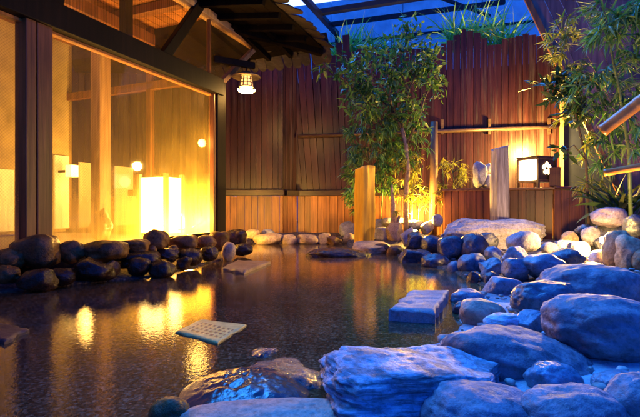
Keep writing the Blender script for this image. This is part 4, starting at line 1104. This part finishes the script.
# terrace behind the fence that carries the grasses
mb = MB(); tA, tB = FA-FN*.35, FB-FN*.35
mb.prism([tA+Vector((0,0,.05)), tB+Vector((0,0,.05)), tB-FN*.7+Vector((0,0,.05)), tA-FN*.7+Vector((0,0,.05))], (0,0,2.75))
thing_mesh(mb, 'raised_planter', M['soil'], (tA+tB)/2-FN*.35+Vector((0,0,.05)), 'raised earth planter behind the fence under the grasses', 'planter')

# ------------------------------------------------------------------ plants
def rv(s=1): return Vector((RNG.gauss(0,1), RNG.gauss(0,1), RNG.gauss(0,1)))*s
def grass_tuft(px, pxw, py0, py1, Y, n, label, mat='leaf_grass', droop=(.5,1.8)):
    base = at(px, py1, Y); H = (py1-py0)/FPX*Y; Wd = pxw/FPX*Y
    mb = MB()
    for _ in range(n):
        b0 = base + Vector((RNG.uniform(-.5,.5)*Wd, RNG.uniform(-.15,.15), RNG.uniform(-.05,.02)))
        d = Vector((RNG.gauss(0,.42), RNG.gauss(0,.35), 1))
        mb.blade(b0, d, H*RNG.uniform(.5,1.25), .030*RNG.uniform(.7,1.4), RNG.uniform(*droop))
    return thing_mesh(mb, 'ornamental_grass', M[mat], base+Vector((0,0,-.05)), label, 'grass', 'grasses above the fence top')
grass_tuft(354, 34, 22, 60, 7.55, 200, 'bushy green grass tuft above the left part of the fence behind the tree')
grass_tuft(386, 32, 26, 60, 7.5, 170, 'darker grass tuft just right of the bushy one above the fence', mat='leaf_bamboo', droop=(1.0,2.4))
grass_tuft(462, 30, 2, 48, 7.05, 150, 'tall feathery fern-like grass with yellow fronds above the middle of the fence')
grass_tuft(500, 28, 2, 50, 6.95, 130, 'loose grass with long arching pale blades above the right part of the fence')
# yellow fern fronds hanging over the fence
def frond(mb, p, d, L, droop, lf, w, mi=0):
    d = d.normalized(); q = Vector(p)
    steps = 14
    for i in range(steps):
        t = i/steps
        d = (d + Vector((0,0,-droop/steps))).normalized(); q2 = q + d*(L/steps)
        side = d.cross(Vector((0,0,1))).normalized()
        for s_ in (-1,1):
            mb.leaf(q, side*s_ + d*.7, Vector((0,0,1)), lf*(1-t*.6), w, .2, mi)
        q = q2
fb = at(468, 44, 6.85); mb = MB()
for k in range(9):
    frond(mb, fb+Vector((RNG.uniform(-.15,.15),.06,RNG.uniform(0,.1))), Vector((RNG.uniform(-1,1), -.35, RNG.uniform(.5,1.2))), .42, 2.2, .07, .013)
thing_mesh(mb, 'fern', M['leaf_yellow'], fb, 'yellow green fern spilling over the middle of the fence top', 'fern')

# --- centre tree: slim trunk, forked limbs, loose broad-leaved crown
def limb(mb, pts, r0, r1):
    n = len(pts); mb.tube(pts, [r0 + (r1-r0)*i/(n-1) for i in range(n)], 7)
def crown(mb, centers, n, L, w, flat=.3, mi_fn=None):
    for (c, rad, k) in centers:
        for _ in range(int(n*k)):
            p = rv(); p = p.normalized()*(RNG.random()**.4); p = Vector((p.x*rad[0], p.y*rad[1], p.z*rad[2])) + c
            d = (p-c)*.6/max(rad) + rv(.5) + Vector((0,0,-.1)); nn = Vector((0,0,1)) + rv(.5)
            mb.leaf(p, d, nn, L*RNG.uniform(.4,1.3), w*RNG.uniform(.7,1.2), RNG.uniform(0,.4), 0 if mi_fn is None else mi_fn(p))
TY = 6.0
tb = at(406, 219, TY); tb.z = .05
tree = empty('garden_tree', tb, 'slim broad-leaved evergreen tree rising before the fence right of the yellow pillar', 'tree')
T_ = lambda x, y, dy=0: at(x, y, TY+dy)
mb = MB(); limb(mb, [tb, T_(406,195), T_(408,170), T_(406,145), T_(402,128)], .040, .026)
mb.build('trunk', M['bark'], tree)
mb = MB()
limbs = [[(402,128),(393,112,.05),(380,98,.1),(362,86,.05),(348,70,0)], [(402,128),(404,110,-.05),(409,90,-.1),(418,70,-.1),(428,50,-.05)],
         [(393,112,.05),(389,95,-.1),(392,75,-.15),(386,60,-.2)], [(409,90,-.1),(400,72,0),(404,52,.05),(407,34,.1)], [(406,145),(418,120,-.1),(424,100,-.15),(432,82,-.2)],
         [(380,98,.1),(370,104,-.1),(360,112,-.2)], [(418,70,-.1),(428,66,-.2),(437,60,-.2)], [(362,86,.05),(350,84,.0),(340,76,-.05)], [(380,98,.1),(366,96,-.15),(352,100,-.2)], [(389,95,-.1),(372,76,-.2),(362,62,-.2)]]
ends = []
for l in limbs:
    pts = [T_(*q) for q in l]; limb(mb, pts, .020, .006); ends += pts[1:]
for e in list(ends):
    for _ in range(3):
        q = e + Vector((RNG.gauss(0,.16), RNG.gauss(0,.16), RNG.gauss(.03,.13))); limb(mb, [e, (e+q)/2+rv(.01), q], .006, .003); ends.append(q)
mb.build('branch', M['bark_dark'], tree)
mb = MB(); cs = [(e, (RNG.uniform(.10,.17),.16,RNG.uniform(.07,.13)), RNG.uniform(.4,1.3)) for e in ends]
crown(mb, cs, 22, .12, .044)
mb.build('crown', M['leaf_broad'], tree)
# --- bamboo clumps
def bamboo(name, base, culms, sprays, mat, label, cat='bamboo', r=.011, L=.14, w=.021, group=None, nleaf=12):
    o = empty(name, base, label, cat, group)
    mbs = []
    for c in culms:
        mb = MB(); n = len(c); rr = [r*(1-.6*i/(n-1)) for i in range(n)]
        mb.tube(c, rr, 8)
        for i in range(n-1):
            for k in range(3):
                t = (k+.5)/3; p = c[i].lerp(c[i+1], t); dd = (c[i+1]-c[i]).normalized()
                mb.tube([p-dd*.004, p+dd*.004], rr[i]*1.25, 8)
        mb.build('culm', M['culm'], o); mbs.append(c)
    allp = [c[i].lerp(c[i+1], t) for c in culms for i in range(len(c)-1) for t in (0,.25,.5,.75,1)]
    bt = MB(); lf = MB()
    for (c, rad, n) in sprays:
        for _ in range(n):
            q = c + Vector((RNG.gauss(0,rad[0]), RNG.gauss(0,rad[1]), RNG.gauss(0,rad[2])))
            a = min(allp, key=lambda p: (p-q).length + max(0, p.z-q.z)*.6)
            mid = (a+q)/2 + Vector((0,0,.04))
            bt.tube([a, mid, q], [.0035,.0025,.0012], 5, cap=False)
            dr = (q-a); dr.z *= .3
            if dr.length < .01: dr = rv()
            dr.normalize()
            for k in range(nleaf):
                d = dr + rv(.6) + Vector((0,0,-.55 + RNG.gauss(0,.25)))
                p = q + (mid-q)*RNG.random()*.5
                lf.leaf(p, d, Vector((0,0,1))+rv(.4), L*RNG.uniform(.6,1.25), w*RNG.uniform(.75,1.2), RNG.uniform(.05,.5))
    nb = len(lf.v); lf.v += bt.v; lf.f += [[i + nb for i in f] for f in bt.f]; lf.sm += bt.sm; lf.mi += [1]*len(bt.f)
    lf.build('leaves', [mat, M['culm']], o)
    return o
B_ = lambda x, y, Y: at(x, y, Y)
def sp(x, y, Y, wx, wy, n): return (at(x,y,Y), (wx/FPX*Y, .14, wy/FPX*Y), n)
def gb(x, y, Y):
    p = at(x,y,Y); p.z = .05; return p
bamboo('bamboo_clump', gb(372,225,6.35), [[gb(374,225,6.35), B_(372,180,6.35), B_(366,140,6.35), B_(360,105,6.3)], [gb(380,225,6.4), B_(384,170,6.4), B_(384,130,6.4)]],
       [sp(353,195,6.3,5,10,14), sp(356,150,6.25,5,11,26), sp(366,122,6.2,9,9,34), sp(381,150,6.1,8,10,34), sp(352,172,6.3,5,8,14), sp(388,126,6.1,9,8,26), sp(386,175,6.1,8,10,30), sp(398,150,6.1,8,9,22), sp(416,140,6.1,8,8,14)],
       M['leaf_bamboo'], 'dense green bamboo clump behind the yellow pillar')
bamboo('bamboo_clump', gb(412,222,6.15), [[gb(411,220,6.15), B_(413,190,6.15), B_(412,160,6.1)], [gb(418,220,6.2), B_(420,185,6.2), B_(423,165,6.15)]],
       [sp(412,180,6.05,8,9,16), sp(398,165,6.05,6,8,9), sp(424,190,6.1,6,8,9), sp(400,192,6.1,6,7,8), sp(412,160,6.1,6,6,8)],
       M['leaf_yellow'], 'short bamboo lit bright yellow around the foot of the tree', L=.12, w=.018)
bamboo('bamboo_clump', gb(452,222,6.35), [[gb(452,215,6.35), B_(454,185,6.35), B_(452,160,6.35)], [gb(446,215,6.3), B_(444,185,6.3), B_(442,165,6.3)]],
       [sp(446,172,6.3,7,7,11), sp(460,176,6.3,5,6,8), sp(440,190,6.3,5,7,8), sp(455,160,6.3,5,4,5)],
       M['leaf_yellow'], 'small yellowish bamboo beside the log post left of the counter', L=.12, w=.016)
# pale stump pieces at the tree foot
mb = MB(); s0 = gb(394,222,5.95); mb.tube([s0, s0+Vector((.0,0,.22)), s0+Vector((-.015,0,.5)), s0+Vector((-.03,0,.78))], [.085,.05,.036,.012], 10)
mb.tube([s0+Vector((.02,0,.18)), s0+Vector((.08,0,.36))], [.04,.015], 8)
thing_mesh(mb, 'tree_stump', M['bark'], s0, 'pale pinkish stump left of the tree trunk', 'stump')
ul = empty('garden_spotlight', gb(409,220,5.8), 'small garden uplight at the foot of the tree among the stones', 'lamp')
u0_ = absloc(ul)+Vector((.08,0,.17))
mb = MB(); mb.tube([u0_-Vector((0,0,.12)), u0_-Vector((0,0,.02))], [.03,.045], 12); mb.build('housing', M['steel'], ul)
mb = MB(); mb.lathe(u0_-Vector((0,0,.018)), [(.038,0),(.02,.012),(0,.014)], 12); mb.build('lens', M['spot_glow'], ul)
lamp('uplight', u0_+Vector((.04,.32,.15)), 110, (1,.55,.10), .04, ul)

# --- right bamboo, several culms
bamboo('tall_bamboo', gb(622,232,4.1), [[gb(632,225,4.1), B_(629,150,4.1), B_(620,92,4.1), B_(613,60,4.05), B_(609,28,4.0)]],
       [sp(606,28,3.9,7,7,20), sp(634,14,3.8,9,7,20), sp(642,56,3.9,7,14,18), sp(622,4,4.0,14,5,16), sp(640,92,4.0,6,14,14), sp(634,135,4.0,6,10,10)],
       M['leaf_bamboo'], 'tall green bamboo culm with hanging leaf fans at the right edge', r=.020, L=.16, w=.021, group='bamboos at the right')
bamboo('slender_bamboo', gb(606,226,4.5), [[gb(612,226,4.5), B_(609,145,4.5), B_(603,106,4.5), B_(598,80,4.45)]],
       [sp(596,78,4.4,9,7,15), sp(602,102,4.4,10,8,13), sp(584,92,4.4,9,7,12), sp(612,142,4.4,9,9,12), sp(606,160,4.4,7,7,8), sp(622,120,4.4,8,10,9)],
       M['leaf_bamboo'], 'shorter slender bamboo in the middle of the right-hand group', r=.012, L=.15, w=.019, group='bamboos at the right')
bamboo('slender_bamboo', gb(596,228,4.9), [[gb(598,228,4.9), B_(590,172,4.9), B_(580,135,4.9), B_(573,103,4.9), B_(565,60,4.9), B_(561,32,4.9)]],
       [sp(562,45,4.8,5,9,20), sp(570,75,4.8,6,9,22), sp(566,30,4.8,6,5,9), sp(575,110,4.85,6,10,8), sp(590,185,4.8,6,9,12), sp(580,150,4.85,6,9,5)],
       M['leaf_yellow'], 'thin bamboo with golden leaves next to the fence end', r=.009, L=.13, w=.018, group='bamboos at the right')
# broad dark shrub
sb = gb(590,226,4.7)
dk = empty('leafy_shrub', sb, 'dark broad-leaved shrub hanging left of the bamboo above the lantern', 'shrub')
mb = MB(); tp = [sb, at(586,160,4.7), at(576,115,4.7), at(560,92,4.7), at(545,84,4.7)]; limb(mb, tp, .016, .005)
tp2 = [at(576,115,4.7), at(582,98,4.7), at(574,84,4.7)]; limb(mb, tp2, .008, .004); tp3 = [at(586,160,4.7), at(574,145,4.65), at(563,152,4.65)]; limb(mb, tp3, .008, .003); mb.build('branch', M['bark_dark'], dk)
mb = MB(); crown(mb, [(p, (.16,.14,.10), 1) for p in tp[3:]+tp2] + [(at(553,96,4.7),(.14,.1,.08),1), (at(566,76,4.7),(.12,.1,.08),.8), (tp3[-1],(.12,.1,.07),.5), (tp[2],(.1,.1,.1),.6)], 34, .12, .055); mb.build('crown', M['leaf_dark'], dk)
# strap-leaved plant
ab = gb(620,214,4.45); ab.z = .42
mb = MB()
for k in range(48):
    a = RNG.uniform(0, 6.28); d = Vector((math.cos(a)*.55, math.sin(a)*.45, 1))
    mb.blade(ab+Vector((RNG.uniform(-.1,.12), RNG.uniform(-.08,.08), 0)), d, RNG.uniform(.40,.72), .042*RNG.uniform(.8,1.2), RNG.uniform(.6,2.0), seg=8)
for d, L in ((Vector((-1.0,-.35,.55)), .62), (Vector((-1.0,-.1,.95)), .55)):
    mb.blade(ab+Vector((-.05,-.05,.02)), d, L, .09, 1.1, seg=8)
thing_mesh(mb, 'strap_leaved_plant', M['leaf_strap'], ab, 'strap-leaved plant with long arching leaves above the lit rocks at right', 'plant')
# buried spotlight
sl_ = at(604, 240, 3.62)
ss = empty('rock_spotlight', Vector((sl_.x,sl_.y,.1)), 'glowing spotlight tucked among the rocks at the right', 'lamp')
mb = MB(); mb.tube([Vector((sl_.x+.02,sl_.y+.06,.08)), Vector((sl_.x+.02,sl_.y+.04,sl_.z-.03))], .025, 10); mb.build('stem', M['steel'], ss)
mb = MB(); mb.lathe(sl_, [(0,-.035),(.03,-.02),(.036,0),(.03,.02),(0,.035)], 14); mb.build('lens', M['spot_glow'], ss)
lamp('spot_light', sl_ + Vector((-.12,-.09,.08)), 46, (1,.58,.17), .035, ss)

# bamboo rails
def rail(a, b_, r, label):
    mb = MB(); L = (b_-a).length; n = 26; pts = []; rr = []
    for i in range(n+1):
        t = i/n; pts.append(a.lerp(b_, t)); k = abs(((t*L/.30) % 1)-.5)
        rr.append(r*(1.10 if k > .46 else 1.0))
    mb.tube(pts, rr, 18)
    # open end: dark hollow
    d = (a-b_).normalized(); mb.tube([a+d*.001, a+d*.002], [r*.72, r*.70], 14)
    return thing_mesh(mb, 'bamboo_pole', M['bamboo_pole'], (a+b_)/2, label, 'bamboo pole', 'bamboo poles at the right edge')
rail(at(602,131,3.3), at(690,64,2.9), 6.2/FPX*3.2, 'thick tan bamboo pole slanting up out of the right edge')
rail(at(604,173,3.5), at(690,158,3.2), 3.6/FPX*3.4, 'thinner brown bamboo pole lying almost level at the right edge')
